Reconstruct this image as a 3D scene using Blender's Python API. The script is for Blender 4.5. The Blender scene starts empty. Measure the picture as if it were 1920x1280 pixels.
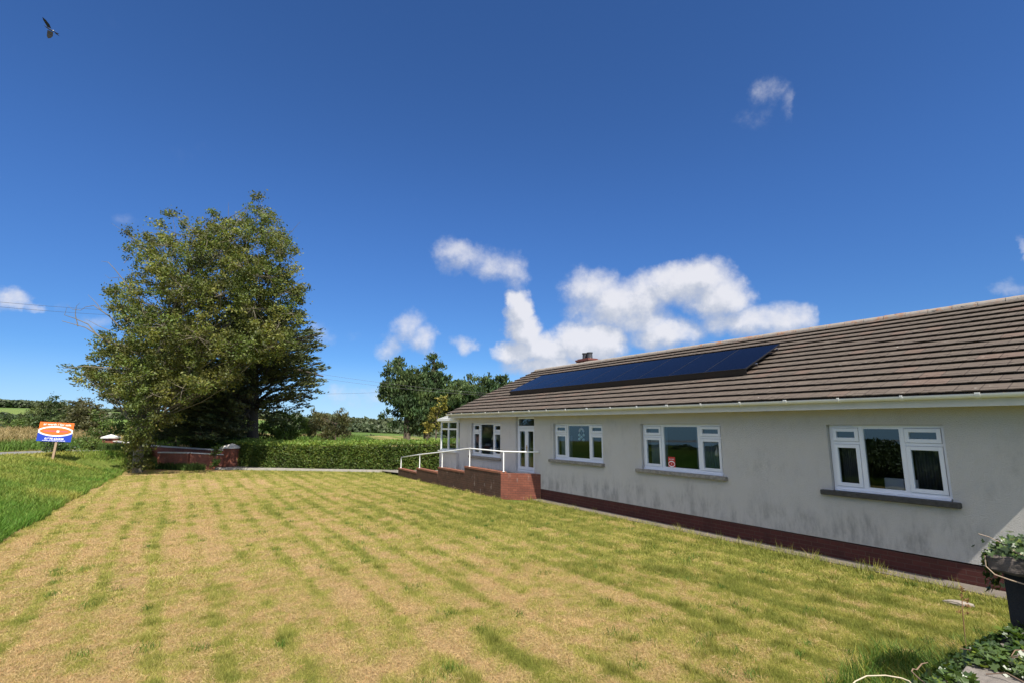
import bpy, bmesh, math, random
import numpy as np
from mathutils import Vector, Matrix
R = math.radians
rng = np.random.default_rng(7); random.seed(7)
sc = bpy.context.scene; C = sc.collection

# ---------------------------------------------------------------- camera
FPX, HCAM, HY = 940.0, 2.4, 795.0          # focal length in px of the 1920 frame, eye height, horizon row
PITCH = math.atan((HY-640)/FPX)
cam = bpy.data.cameras.new('camera'); co = bpy.data.objects.new('camera', cam); C.objects.link(co)
cam.sensor_width = 36; cam.lens = FPX/1920*36; cam.clip_start = .05; cam.clip_end = 9000
co.location = (0, 0, HCAM); co.rotation_euler = (R(90)+PITCH, 0, 0); sc.camera = co
# ---------------------------------------------------------------- sun, sky, exposure
SUN_AZ, SUN_EL = 157.2, 50.5
a, e = R(SUN_AZ), R(SUN_EL)
SUN = Vector((math.sin(a)*math.cos(e), math.cos(a)*math.cos(e), math.sin(e)))
sl = bpy.data.lights.new('sun', 'SUN'); sl.energy = 4.9; sl.angle = R(.53); sl.color = (1, .95, .86)
so = bpy.data.objects.new('sun', sl); C.objects.link(so); so.location = (20, -20, 40)
so.rotation_euler = (-SUN).to_track_quat('-Z', 'Y').to_euler()
sc.view_settings.view_transform = 'Standard'; sc.view_settings.look = 'None'
sc.view_settings.exposure = 0.6; sc.view_settings.gamma = 1.0
world = bpy.data.worlds.new('World'); sc.world = world; world.use_nodes = True

def pray(x, y):
    X = (x-960)/FPX; Z = -(y-640)/FPX; c, s = math.cos(PITCH), math.sin(PITCH)
    return Vector((X, c-Z*s, s+Z*c))
def at(x, y, Y):                            # the point a given distance away in that direction
    r = pray(x, y); t = Y/r.y; return Vector((r.x*t, Y, HCAM+r.z*t))
def onz(x, y, z=0):
    r = pray(x, y); t = (z-HCAM)/r.z; return Vector((r.x*t, r.y*t, z))

class NT:
    def __init__(s, nt): s.nt = nt; s.N = nt.nodes; s.L = nt.links
    def n(s, t, **k):
        nd = s.N.new(t)
        ins = k.pop('i', {})
        for a_, v in k.items(): setattr(nd, a_, v)
        for a_, v in ins.items():
            sk = nd.inputs[a_]
            if isinstance(v, bpy.types.NodeSocket): s.L.new(v, sk)
            else:
                if hasattr(sk, 'default_value'):
                    if sk.type == 'RGBA' and len(v) == 3: v = (*v, 1)
                    sk.default_value = v
        return nd
    def m(s, op, a_, b=0.0, c=0.0, clamp=False):
        nd = s.n('ShaderNodeMath', operation=op, use_clamp=clamp, i={0: a_, 1: b, 2: c}); return nd.outputs[0]
    def vm(s, op, a_, b=(0, 0, 0)):
        nd = s.n('ShaderNodeVectorMath', operation=op, i={0: a_, 1: b}); return nd
    def mix(s, f, a_, b, blend='MIX'):
        nd = s.n('ShaderNodeMix', data_type='RGBA', blend_type=blend, i={0: f, 6: a_, 7: b}); return nd.outputs[2]
    def ramp(s, f, stops):
        nd = s.n('ShaderNodeValToRGB', i={0: f}); el = nd.color_ramp.elements
        while len(el) < len(stops): el.new(.5)
        for q, (p, c) in zip(el, stops): q.position = p; q.color = (*c, 1) if len(c) == 3 else c
        return nd.outputs[0]
    def noise(s, vec, scale, detail=4, rough=.55, dist=0):
        nd = s.n('ShaderNodeTexNoise', i={'Scale': scale, 'Detail': detail, 'Roughness': rough, 'Distortion': dist})
        if vec is not None: s.L.new(vec, nd.inputs['Vector'])
        return nd.outputs[0]
    def map(s, vec, scale=(1, 1, 1), loc=(0, 0, 0)):
        return s.n('ShaderNodeMapping', i={'Vector': vec, 'Scale': scale, 'Location': loc}).outputs[0]
    def smooth(s, x, lo, hi):
        nd = s.n('ShaderNodeMapRange', interpolation_type='SMOOTHSTEP', i={0: x, 1: lo, 2: hi, 3: 0.0, 4: 1.0}); return nd.outputs[0]

def build_sky():
    w = NT(world.node_tree); bg = w.N['Background']
    sky = w.n('ShaderNodeTexSky', sky_type='NISHITA', sun_disc=False, sun_elevation=e, sun_rotation=a,
              air_density=.7, dust_density=0.0, ozone_density=6.0, altitude=60)
    col = w.mix(1.0, sky.outputs[0], (.72, .96, 1.16), 'MULTIPLY')
    tc = w.n('ShaderNodeTexCoord').outputs['Generated']
    zz = w.n('ShaderNodeSeparateXYZ', i={0: w.vm('NORMALIZE', tc).outputs[0]}).outputs[2]; col = w.mix(w.smooth(zz, -.02, .45), w.mix(1.0, col, (.80, .86, .84), 'MULTIPLY'), w.mix(1.0, col, (.98, 1.10, 1.22), 'MULTIPLY'))
    col = w.mix(w.m('MULTIPLY', w.m('SUBTRACT', 1.0, w.smooth(zz, .0, .13)), .55), col, (4.3, 5.9, 8.2))
    d = w.vm('NORMALIZE', tc).outputs[0]
    # clouds: soft puffs at directions in the sky, edges broken up by noise
    puffs = [ # px, py, rx, ry, strength
      (850,485,46,42,.62),(905,497,55,40,.62),(955,502,44,36,.6),(968,530,20,20,.35),
      (978,578,34,40,1.15),(990,625,42,45,1.15),(972,668,46,26,1),(1030,655,60,38,1.1),(1110,640,66,46,1.1),(1060,690,120,22,.95),
      (1110,540,62,44,.78),(1150,575,90,44,.9),(1205,560,70,50,.9),(1290,530,84,46,1),(1345,560,62,42,.92),(1250,625,84,34,.95),
      (1390,600,88,36,.85),(1460,600,66,42,.8),(1505,590,36,30,.65),(1200,600,80,34,.8),
      (765,620,44,42,.66),(800,640,36,34,.66),(730,655,36,28,.55),(880,648,26,22,.55),
      (1440,170,34,36,.36),(1404,212,38,30,.30),(1470,205,18,42,.28),
      (1918,465,17,32,.6),(1885,537,38,18,.4),
      (18,560,46,26,.7),(62,572,20,14,.45),(105,560,22,18,.25),(180,600,44,24,.3),(262,412,40,16,.22),(0,345,12,18,.3),
      (600,632,40,30,.45),(650,750,46,26,.42),(690,742,50,24,.38),(665,640,18,18,.2),(640,790,60,14,.25),(40,725,30,6,-.01)]
    def spherical(px, py):
        v = pray(px, py).normalized(); return math.atan2(v.x, v.y), math.asin(v.z)
    cl = bpy.data.node_groups.new('cloud_field', 'ShaderNodeTree')
    cl.interface.new_socket('Dir', in_out='INPUT', socket_type='NodeSocketVector')
    cl.interface.new_socket('Density', in_out='OUTPUT', socket_type='NodeSocketFloat')
    g = NT(cl); gi = g.n('NodeGroupInput'); go = g.n('NodeGroupOutput')
    sp = g.n('ShaderNodeSeparateXYZ', i={0: gi.outputs[0]})
    az = g.m('ARCTAN2', sp.outputs[0], sp.outputs[1]); el = g.m('ARCSINE', sp.outputs[2])
    n1 = g.n('ShaderNodeTexNoise', i={'Vector': gi.outputs[0], 'Scale': 9.0, 'Detail': 7.0, 'Roughness': .62})
    n2 = g.n('ShaderNodeTexNoise', i={'Vector': gi.outputs[0], 'Scale': 22.0, 'Detail': 7.0, 'Roughness': .62})
    off = g.vm('SUBTRACT', n1.outputs[1], (.5, .5, .5)); of = g.n('ShaderNodeSeparateXYZ', i={0: off.outputs[0]})
    az = g.m('MULTIPLY_ADD', of.outputs[0], .11, az); el = g.m('MULTIPLY_ADD', of.outputs[1], .08, el)
    acc = None
    for (px, py, rx, ry, s_) in puffs:
        if s_ <= 0: continue
        a0, e0 = spherical(px, py); a1, _ = spherical(px+rx, py); _, e1 = spherical(px, py-ry)
        ra, re = abs(a1-a0)*1.26, abs(e1-e0)*1.26
        u = g.m('MULTIPLY', g.m('SUBTRACT', az, a0), 1/ra); v = g.m('MULTIPLY', g.m('SUBTRACT', el, e0), 1/re)
        q = g.m('MULTIPLY_ADD', u, u, g.m('MULTIPLY', v, v))
        k = g.m('MULTIPLY', g.m('SUBTRACT', 1.0, q, clamp=True), s_*.95)
        acc = k if acc is None else g.m('SMOOTH_MAX', acc, k, .12)
    g.L.new(g.m('MULTIPLY_ADD', g.m('MULTIPLY', g.m('SUBTRACT', n2.outputs[0], .5), .80), g.m('MULTIPLY', acc, 4.0, clamp=True), acc), go.inputs[0])
    def field(vec):
        gn = w.n('ShaderNodeGroup'); gn.node_tree = cl; w.L.new(vec, gn.inputs[0]); return gn.outputs[0]
    # scattered bright cloud added outside the picture to lighten the shaded wall
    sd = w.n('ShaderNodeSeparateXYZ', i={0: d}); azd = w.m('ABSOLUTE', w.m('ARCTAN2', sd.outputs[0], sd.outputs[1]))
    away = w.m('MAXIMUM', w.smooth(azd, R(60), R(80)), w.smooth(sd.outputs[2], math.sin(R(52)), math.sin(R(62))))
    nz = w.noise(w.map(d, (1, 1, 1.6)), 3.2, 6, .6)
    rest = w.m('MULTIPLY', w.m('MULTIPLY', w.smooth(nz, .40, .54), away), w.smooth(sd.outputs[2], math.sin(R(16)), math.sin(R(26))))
    f0 = field(d); f1 = field(w.vm('NORMALIZE', w.vm('ADD', d, (.012, -.006, .03)).outputs[0]).outputs[0])
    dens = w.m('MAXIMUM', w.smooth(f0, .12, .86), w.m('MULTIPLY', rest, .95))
    lit = w.smooth(w.m('SUBTRACT', f0, f1), -.34, .36)
    fine = w.noise(d, 40, 5, .6)
    lit = w.m('MULTIPLY_ADD', w.m('SUBTRACT', fine, .5), .5, lit, clamp=True)
    thick = w.smooth(f0, .3, 1.0)
    lit = w.m('MULTIPLY_ADD', thick, .2, w.m('MULTIPLY', lit, .85), clamp=True)
    ccol = w.ramp(lit, [(0, (4.2, 4.6, 5.5)), (.5, (5.4, 5.65, 6.3)), (1, (7.2, 7.2, 7.6))])
    ccol = w.mix(w.smooth(rest, .05, .3), ccol, (14.5, 14.0, 13.6))  # added cloud made brighter than the visible puffs
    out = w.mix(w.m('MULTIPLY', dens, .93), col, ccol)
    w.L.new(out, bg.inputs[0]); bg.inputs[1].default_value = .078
build_sky()
world.cycles.sampling_method = 'MANUAL'; world.cycles.sample_map_resolution = 512

# ---------------------------------------------------------------- helpers
def tag(o, label=None, cat=None, group=None, kind=None):
    if label: o['label'] = label
    if cat: o['category'] = cat
    if group: o['group'] = group
    if kind: o['kind'] = kind
    return o
def empty(name, label, cat, mat=None, loc=None, group=None):
    o = bpy.data.objects.new(name, None); C.objects.link(o); o.empty_display_size = .2
    if mat is not None: o.matrix_world = mat
    if loc is not None: o.location = loc
    return tag(o, label, cat, group)
class MB:
    def __init__(s): s.v = []; s.f = []; s.uv = None
    def add(s, vs, fs):
        b = len(s.v); s.v += [tuple(v) for v in vs]; s.f += [tuple(b+i for i in f) for f in fs]; return s
    def box(s, x0, x1, y0, y1, z0, z1, M=None):
        vs = [(x, y, z) for x in (x0, x1) for y in (y0, y1) for z in (z0, z1)]
        if M is not None: vs = [M @ Vector(v) for v in vs]
        return s.add(vs, [(0,1,3,2),(4,6,7,5),(0,4,5,1),(2,3,7,6),(0,2,6,4),(1,5,7,3)])
    def prism(s, pts, y0, y1, axis='y'):      # polygon extruded along an axis
        n = len(pts)
        def P(p, t): return {'y': (p[0], t, p[1]), 'x': (t, p[0], p[1]), 'z': (p[0], p[1], t)}[axis]
        vs = [P(p, y0) for p in pts]+[P(p, y1) for p in pts]
        return s.add(vs, [tuple(range(n))[::-1], tuple(range(n, 2*n))]+[(i, (i+1) % n, n+(i+1) % n, n+i) for i in range(n)])
    def tube(s, pts, rad, k=8, cap=True):
        pts = [Vector(p) for p in pts]; n = len(pts)
        rads = rad if hasattr(rad, '__len__') else [rad]*n
        b = len(s.v); up = None
        for i, p in enumerate(pts):
            t = (pts[min(i+1, n-1)]-pts[max(i-1, 0)])
            if t.length < 1e-9: t = Vector((0, 0, 1))
            t.normalize()
            if up is None: up = t.orthogonal().normalized()
            u = (up-t*up.dot(t))
            u = u.normalized() if u.length > 1e-6 else t.orthogonal().normalized()
            up = u; w_ = t.cross(u)
            for j in range(k):
                an = 2*math.pi*j/k; s.v.append(tuple(p+(u*math.cos(an)+w_*math.sin(an))*rads[i]))
        for i in range(n-1):
            for j in range(k):
                s.f.append((b+i*k+j, b+i*k+(j+1) % k, b+(i+1)*k+(j+1) % k, b+(i+1)*k+j))
        if cap:
            s.f.append(tuple(b+j for j in range(k))[::-1]); s.f.append(tuple(b+(n-1)*k+j for j in range(k)))
        return s
    def lathe(s, prof, cx, cy, k=16):
        b = len(s.v)
        for r_, z in prof:
            for j in range(k):
                an = 2*math.pi*j/k; s.v.append((cx+r_*math.cos(an), cy+r_*math.sin(an), z))
        for i in range(len(prof)-1):
            for j in range(k): s.f.append((b+i*k+j, b+i*k+(j+1) % k, b+(i+1)*k+(j+1) % k, b+(i+1)*k+j))
        s.f.append(tuple(b+(len(prof)-1)*k+j for j in range(k)))
        return s
    def build(s, name, mat, parent=None, smooth=False, bevel=0):
        me = bpy.data.meshes.new(name); me.from_pydata(s.v, [], s.f); me.update()
        bm = bmesh.new(); bm.from_mesh(me); bmesh.ops.recalc_face_normals(bm, faces=bm.faces)
        if bevel: bmesh.ops.bevel(bm, geom=bm.edges[:], offset=bevel, segments=1, affect='EDGES', clamp_overlap=True)
        bm.to_mesh(me); bm.free()
        for m_ in (mat if isinstance(mat, (list, tuple)) else [mat]): me.materials.append(m_)
        if smooth: me.shade_smooth()
        o = bpy.data.objects.new(name, me); C.objects.link(o)
        if parent: o.parent = parent
        return o
def npmesh(name, V, n, mat, parent=None, tint=None):
    """V: (faces*n,3) verts, each face has its own n verts; tint: per-face float"""
    V = np.asarray(V, np.float32).reshape(-1, 3); nf = len(V)//n
    me = bpy.data.meshes.new(name); me.vertices.add(len(V)); me.vertices.foreach_set('co', V.ravel())
    me.loops.add(len(V)); me.loops.foreach_set('vertex_index', np.arange(len(V), dtype=np.int32))
    me.polygons.add(nf); me.polygons.foreach_set('loop_start', np.arange(0, len(V), n, dtype=np.int32))
    if tint is not None:
        tint = np.asarray(tint, np.float32)
        if tint.ndim == 1: tint = np.stack([tint]*3, 1)
        col = np.ones((nf, n, 4), np.float32); col[:, :, :3] = tint[:, None, :]
        at_ = me.color_attributes.new('tint', 'FLOAT_COLOR', 'POINT'); at_.data.foreach_set('color', col.ravel())
    me.update(calc_edges=True); me.validate()
    me.materials.append(mat)
    o = bpy.data.objects.new(name, me); C.objects.link(o)
    if parent: o.parent = parent
    return o
# value noise in numpy
_T = rng.random((256, 256)).astype(np.float64)
def vnoise(x, y):
    xi = np.floor(x).astype(int); yi = np.floor(y).astype(int); fx = x-xi; fy = y-yi
    fx = fx*fx*(3-2*fx); fy = fy*fy*(3-2*fy)
    g = lambda i, j: _T[i & 255, j & 255]
    return (g(xi, yi)*(1-fx)+g(xi+1, yi)*fx)*(1-fy)+(g(xi, yi+1)*(1-fx)+g(xi+1, yi+1)*fx)*fy
def fbm(x, y, o=4):
    t = 0; s = 0; am = 1
    for k in range(o): t = t+am*vnoise(x*2**k+17.3*k, y*2**k+5.1*k); s += am; am *= .55
    return t/s
def sst(x, lo, hi):
    t = np.clip((x-lo)/(hi-lo), 0, 1); return t*t*(3-2*t)

# ---------------------------------------------------------------- materials
def mat(name):
    m_ = bpy.data.materials.new(name); m_.use_nodes = True; t = NT(m_.node_tree)
    return m_, t, t.N['Principled BSDF']
def simple(name, col, rough=.6, var=.15, nscale=8, metal=0, bump=0, bscale=60, spec=.5):
    m_, t, b = mat(name); oc = t.n('ShaderNodeTexCoord').outputs['Object']
    n_ = t.noise(oc, nscale, 5, .6)
    c = t.mix(n_, tuple(v*(1-var) for v in col), tuple(min(1, v*(1+var)) for v in col))
    t.L.new(c, b.inputs['Base Color']); b.inputs['Roughness'].default_value = rough
    b.inputs['Metallic'].default_value = metal; b.inputs['Specular IOR Level'].default_value = spec
    if bump:
        bp = t.n('ShaderNodeBump', i={'Strength': bump, 'Distance': .01, 'Height': t.noise(oc, bscale, 4)}); t.L.new(bp.outputs[0], b.inputs['Normal'])
    return m_
def leafmat(name, col, col2=None, trans=.3, rough=.55, spec=.35, nscale=.6):
    m_, t, b = mat(name); col2 = col2 or col
    at_ = t.n('ShaderNodeAttribute', attribute_name='tint').outputs['Color']
    pos = t.n('ShaderNodeNewGeometry').outputs['Position']
    n_ = t.smooth(t.noise(pos, nscale, 3), .35, .65)
    c = t.mix(n_, col, col2); c = t.mix(1.0, c, at_, 'MULTIPLY')
    t.L.new(c, b.inputs['Base Color']); b.inputs['Roughness'].default_value = rough; b.inputs['Specular IOR Level'].default_value = spec
    tr = t.n('ShaderNodeBsdfTranslucent', i={0: t.mix(1.0, c, (1.25, 1.35, .5), 'MULTIPLY')})
    mx = t.n('ShaderNodeMixShader', i={0: trans, 1: b.outputs[0], 2: tr.outputs[0]})
    t.L.new(mx.outputs[0], t.N['Material Output'].inputs[0]); return m_

def brickmat(name, c1, c2, mortar, scale=1.0, rough=.75, stain=.5, efflo=0.0):
    m_, t, b = mat(name); oc = t.n('ShaderNodeTexCoord').outputs['Object']
    s = t.n('ShaderNodeSeparateXYZ', i={0: oc}); u = t.m('ADD', s.outputs[0], s.outputs[1])
    v = t.n('ShaderNodeCombineXYZ', i={0: u, 1: s.outputs[2], 2: 0.0}).outputs[0]
    br = t.n('ShaderNodeTexBrick', i={'Vector': v, 'Color1': c1, 'Color2': c2, 'Mortar': mortar, 'Scale': 1.0, 'Mortar Size': .006,
             'Mortar Smooth': .2, 'Bias': 0.0, 'Brick Width': .225, 'Row Height': .075})
    n_ = t.noise(oc, 3, 6, .65); n2 = t.noise(oc, 30, 4, .6)
    c = t.mix(t.m('MULTIPLY', t.smooth(n_, .45, .75), stain), br.outputs[0], tuple(x*.35 for x in c1))
    c = t.mix(t.m('MULTIPLY', n2, .35), c, tuple(min(1, x*1.5) for x in c2))
    if efflo:
        n3 = t.noise(t.map(oc, (1.2, 1.2, .5)), 5, 5, .7)
        c = t.mix(t.m('MULTIPLY', t.smooth(n3, .6, .72), efflo), c, (.5, .45, .4))
    t.L.new(c, b.inputs['Base Color']); b.inputs['Roughness'].default_value = rough
    h = t.m('MULTIPLY_ADD', n2, .3, t.m('SUBTRACT', 1.0, br.outputs[1]))
    bp = t.n('ShaderNodeBump', i={'Strength': .7, 'Distance': .008, 'Height': h}); t.L.new(bp.outputs[0], b.inputs['Normal'])
    return m_

def mk_render_wall():
    m_, t, b = mat('wall_render'); oc = t.n('ShaderNodeTexCoord').outputs['Object']
    s = t.n('ShaderNodeSeparateXYZ', i={0: oc}); z = s.outputs[2]
    n_ = t.noise(oc, 1.3, 6, .6); base = t.mix(n_, (.77, .735, .70), (.86, .83, .79))
    streak = t.noise(t.map(oc, (2.6, 2.6, .8)), 1.5, 8, .72)
    blot = t.noise(oc, 1.1, 5, .62)
    low = t.m('SUBTRACT', 1.0, t.smooth(z, .35, 1.15))
    grime = t.m('MULTIPLY', t.smooth(streak, .40, .68), t.smooth(t.m('MULTIPLY_ADD', low, .36, blot), .46, .86))
    c = t.mix(t.m('MULTIPLY', grime, .62), base, (.24, .235, .23))
    speck = t.noise(oc, 14, 4, .7)
    c = t.mix(t.m('MULTIPLY', t.smooth(speck, .66, .76), .4), c, (.22, .2, .17))
    gr = t.noise(oc, 90, 3, .7); c = t.mix(t.m('MULTIPLY', t.smooth(gr, .35, .7), .22), c, (.40, .38, .35))
    c = t.mix(t.m('MULTIPLY', t.smooth(z, 2.5, 2.66), .35), c, (.52, .44, .28))
    pale = t.m('MULTIPLY', t.m('SUBTRACT', 1.0, t.smooth(z, .33, .42)), t.smooth(streak, .3, .6))
    c = t.mix(t.m('MULTIPLY', pale, .5), c, (.68, .66, .62))
    t.L.new(c, b.inputs['Base Color']); b.inputs['Roughness'].default_value = .92; b.inputs['Specular IOR Level'].default_value = .15
    bp = t.n('ShaderNodeBump', i={'Strength': 1.0, 'Distance': .05, 'Height': t.m('ADD', t.noise(oc, 55, 4, .65), t.m('MULTIPLY', t.noise(oc, 150, 2), .5))})
    t.L.new(bp.outputs[0], b.inputs['Normal']); return m_

def mk_tiles():
    m_, t, b = mat('roof_tile'); oc = t.n('ShaderNodeTexCoord').outputs['Object']
    s = t.n('ShaderNodeSeparateXYZ', i={0: oc})
    course = t.n('ShaderNodeAttribute', attribute_name='tint').outputs['Fac']
    cid = t.m('ROUND', t.m('MULTIPLY', course, 100.0))
    u = t.m('MULTIPLY', s.outputs[0], 1/.30); u = t.m('MULTIPLY_ADD', t.m('MODULO', cid, 2.0), .5, u)
    cell = t.n('ShaderNodeCombineXYZ', i={0: t.m('FLOOR', u), 1: cid, 2: 0.0}).outputs[0]
    wn = t.n('ShaderNodeTexWhiteNoise', noise_dimensions='3D', i={'Vector': cell})
    n_ = t.noise(oc, 1.5, 6, .65); n2 = t.noise(oc, 22, 5, .7); n3 = t.noise(oc, 7, 5, .75)
    c = t.mix(t.m('MULTIPLY_ADD', wn.outputs[0], .45, t.m('MULTIPLY', n_, .6), clamp=True), (.088, .069, .055), (.132, .108, .086))
    c = t.mix(t.m('MULTIPLY', t.smooth(n2, .45, .75), .5), c, (.085, .060, .048))
    c = t.mix(t.m('MULTIPLY', t.smooth(n3, .56, .72), .38), c, (.24, .205, .155))
    lich = t.noise(oc, 12, 3, .55)
    spot = t.m('MULTIPLY', t.smooth(lich, .70, .74), t.smooth(t.noise(oc, .9, 2), .45, .6))
    c = t.mix(t.m('MULTIPLY', spot, .8), c, (.58, .56, .5))
    red = t.m('MULTIPLY', t.smooth(wn.outputs[0], .86, .9), .18); c = t.mix(red, c, (.20, .095, .068))
    fr = t.m('FRACT', u); joint = t.m('SUBTRACT', 1.0, t.smooth(t.m('ABSOLUTE', t.m('SUBTRACT', fr, .5)), .468, .49))
    c = t.mix(t.m('MULTIPLY', t.m('SUBTRACT', 1.0, joint), .6), c, (.05, .035, .03))
    t.L.new(c, b.inputs['Base Color']); b.inputs['Roughness'].default_value = .88; b.inputs['Specular IOR Level'].default_value = .25
    h = t.m('ADD', t.m('MULTIPLY', n2, .5), joint)
    bp = t.n('ShaderNodeBump', i={'Strength': .8, 'Distance': .01, 'Height': h}); t.L.new(bp.outputs[0], b.inputs['Normal']); return m_

def mk_glass(name='window_glass', gain=1.0, tint=(.66, .70, .72)):
    m_, t, b = mat(name); t.N.remove(b)
    ge = t.n('ShaderNodeNewGeometry'); cs = t.m('ABSOLUTE', t.n('ShaderNodeVectorMath', operation='DOT_PRODUCT', i={0: ge.outputs['Normal'], 1: ge.outputs['Incoming']}).outputs['Value'])
    fr = t.m('MULTIPLY_ADD', t.m('POWER', t.m('SUBTRACT', 1.0, cs, clamp=True), 5.0), .96, .04)      # Schlick, both faces of a double glazed unit
    f = t.m('MULTIPLY', fr, 2.3*gain, clamp=True)
    tr = t.n('ShaderNodeBsdfTransparent', i={0: tint}); gl = t.n('ShaderNodeBsdfGlossy', i={0: (.72, .90, 1), 'Roughness': 0.0})
    pos = t.n('ShaderNodeTexCoord').outputs['Object']
    bp = t.n('ShaderNodeBump', i={'Strength': .03, 'Distance': .02, 'Height': t.noise(pos, 1.6, 2)}); t.L.new(bp.outputs[0], gl.inputs['Normal'])
    mx = t.n('ShaderNodeMixShader', i={0: f, 1: tr.outputs[0], 2: gl.outputs[0]}); t.L.new(mx.outputs[0], t.N['Material Output'].inputs[0]); return m_

M = {}
M['wall'] = mk_render_wall(); M['tile'] = mk_tiles(); M['glass'] = mk_glass()
M['upvc'] = simple('white_frame', (.72, .73, .76), .35, .05, 3)
M['gutter'] = simple('gutter_plastic', (.74, .73, .69), .4, .12, 5)
M['fascia'] = simple('painted_board', (.60, .58, .53), .6, .12, 4, bump=.15)
M['brick_dark'] = brickmat('plinth_brick', (.050, .009, .006), (.075, .015, .010), (.075, .038, .028), stain=.6)
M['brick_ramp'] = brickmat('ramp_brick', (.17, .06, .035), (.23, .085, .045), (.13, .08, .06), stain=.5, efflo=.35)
M['brick_ramp_dark'] = brickmat('ramp_brick_shaded_mossy', (.055, .026, .017), (.085, .036, .022), (.075, .05, .035), stain=.85, efflo=.35)  # front brick colour darkened for its shaded side as well as moss
M['brick_garden'] = brickmat('garden_brick', (.215, .055, .032), (.30, .095, .05), (.20, .14, .11), stain=.6, efflo=.3)
M['brick_chim'] = brickmat('chimney_brick', (.13, .032, .025), (.17, .05, .035), (.12, .09, .07), stain=.5)
M['pot'] = simple('chimney_pot_clay', (.05, .05, .052), .4, .3, 6)
M['sill'] = simple('stone_sill', (.24, .22, .19), .9, .85, 16, bump=.6, bscale=40)
M['sill_dark'] = simple('mossy_sill', (.055, .052, .048), .95, .8, 18, bump=.8, bscale=40)
M['white'] = simple('white_paint', (.80, .80, .78), .4, .06, 10)
M['concrete'] = simple('concrete', (.145, .122, .10), .9, .35, 5, bump=.5, bscale=35)
M['coping'] = simple('coping_stone', (.68, .65, .60), .85, .3, 6, bump=.3)
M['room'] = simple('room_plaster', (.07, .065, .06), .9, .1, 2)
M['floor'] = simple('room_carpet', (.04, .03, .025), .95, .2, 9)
M['curtain'] = simple('net_curtain', (.27, .31, .35), .9, .08, 6)
M['solar'] = None
M['bark'] = simple('bark', (.11, .085, .06), .95, .45, 9, bump=.8, bscale=22)
M['bark_pale'] = simple('pale_bark', (.27, .235, .17), .95, .35, 9, bump=.5, bscale=22)
M['bark_ash'] = simple('ash_bark', (.15, .13, .09), .95, .4, 9, bump=.6, bscale=22)
M['bark_dark'] = simple('dark_bark', (.055, .045, .035), .95, .4, 9, bump=.8, bscale=22)
M['steel'] = simple('brushed_metal', (.45, .45, .46), .35, .1, 20, metal=1)
M['black'] = simple('black_frame', (.012, .012, .014), .4, .2, 10)

# ---------------------------------------------------------------- house frame of reference
A0 = Vector((0.955589, 16.948176, 0)); DW = Vector((.555774, -.831333, 0)); NW = Vector((-.831333, -.555774, 0))
HM = Matrix.Translation(A0) @ Matrix.Rotation(math.atan2(DW.y, DW.x), 4, 'Z')   # local x along the wall, y into the house
HMI = HM.inverted()
def hl(p): return HMI @ Vector(p)
def q_s(x, y):                                # numpy: distance out from the wall, position along it
    dx = x-A0.x; dy = y-A0.y; return dx*NW.x+dy*NW.y, dx*DW.x+dy*DW.y
E0 = np.array([-10.38, 10.7]); EU = np.array([-.514, .858]); EN = np.array([-.858, -.514])
def edge(x, y): return (x-E0[0])*EN[0]+(y-E0[1])*EN[1]     # >0: left of the mown lawn
PR = np.array([-16.3, 27.8]); PLp = np.array([-26.6, 33.0])
ROAD0 = Vector((-27.0, 26.2)); ROADU = Vector((.45, .893))
def road_off(x, y):
    dx = x-ROAD0.x; dy = y-ROAD0.y; return -dx*ROADU.y+dy*ROADU.x, dx*ROADU.x+dy*ROADU.y   # lateral, along
def height(x, y):
    r = np.hypot(x, y); az = np.degrees(np.arctan2(x, y)); az = np.where(y < 0, np.where(x > 0, 90, -90), az)
    ed = edge(x, y)
    bank = .92*sst(ed, -.3, 4.2)
    t2 = (x-PR[0])*.45+(y-PR[1])*.893
    back = .9*sst(t2, .6, 7)*sst(-12-x, 0, 7)
    h = np.maximum(bank, back)
    h = h*(1-sst(r, 60, 140))
    la, al = road_off(x, y); h = np.maximum(h, .90*sst(6.5-np.abs(la), 0, 2.5)*sst(13-al, 0, 5)*(r < 90))
    h = h+1.05*sst(r, 40, 62)*sst(-az, 24, 34)*sst(az, -58, -49)*(1-sst(r, 70, 120))
    h = h+.05*(fbm(x*.6, y*.6, 3)-.5)*sst(ed, .3, 2)
    # far hills, ridge height by compass direction
    px = 960+FPX*np.tan(np.radians(np.clip(az, -70, 70)))
    ysk = np.interp(px, [-1500, -400, 0, 240, 500, 640, 760, 960, 2600], [735, 748, 763, 772, 786, 799, 803, 803, 799])
    R1 = 620.0; zr = HCAM+(795-ysk)*R1*np.cos(np.radians(np.clip(az, -60, 60)))/FPX
    far = zr*sst(r, 150, R1)*(1-.25*sst(r, R1, 3000))
    dip = -4.5*sst(r, 70, 260)*(1-sst(r, 330, 600))
    off = sst(-az, 47.5, 53)
    h = h-sst(-az, 49, 60)*.62*sst(r, 10, 24)*(az > -120)-off*np.maximum(0, r-34)*.075
    h = h+far*(1-off)+dip+(fbm(x*.011, y*.011, 3)-.5)*5*sst(r, 170, 400)*(1-sst(r, 560, 620)*.6)
    return h
def hz(x, y): return float(height(np.array([float(x)]), np.array([float(y)]))[0])
KERB = [onz(405, 879.5), onz(520, 881), onz(640, 883), onz(715, 884.5), onz(752, 889)]
def kerb_y(x):
    return np.interp(x, [p.x for p in KERB], [p.y for p in KERB])

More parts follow.
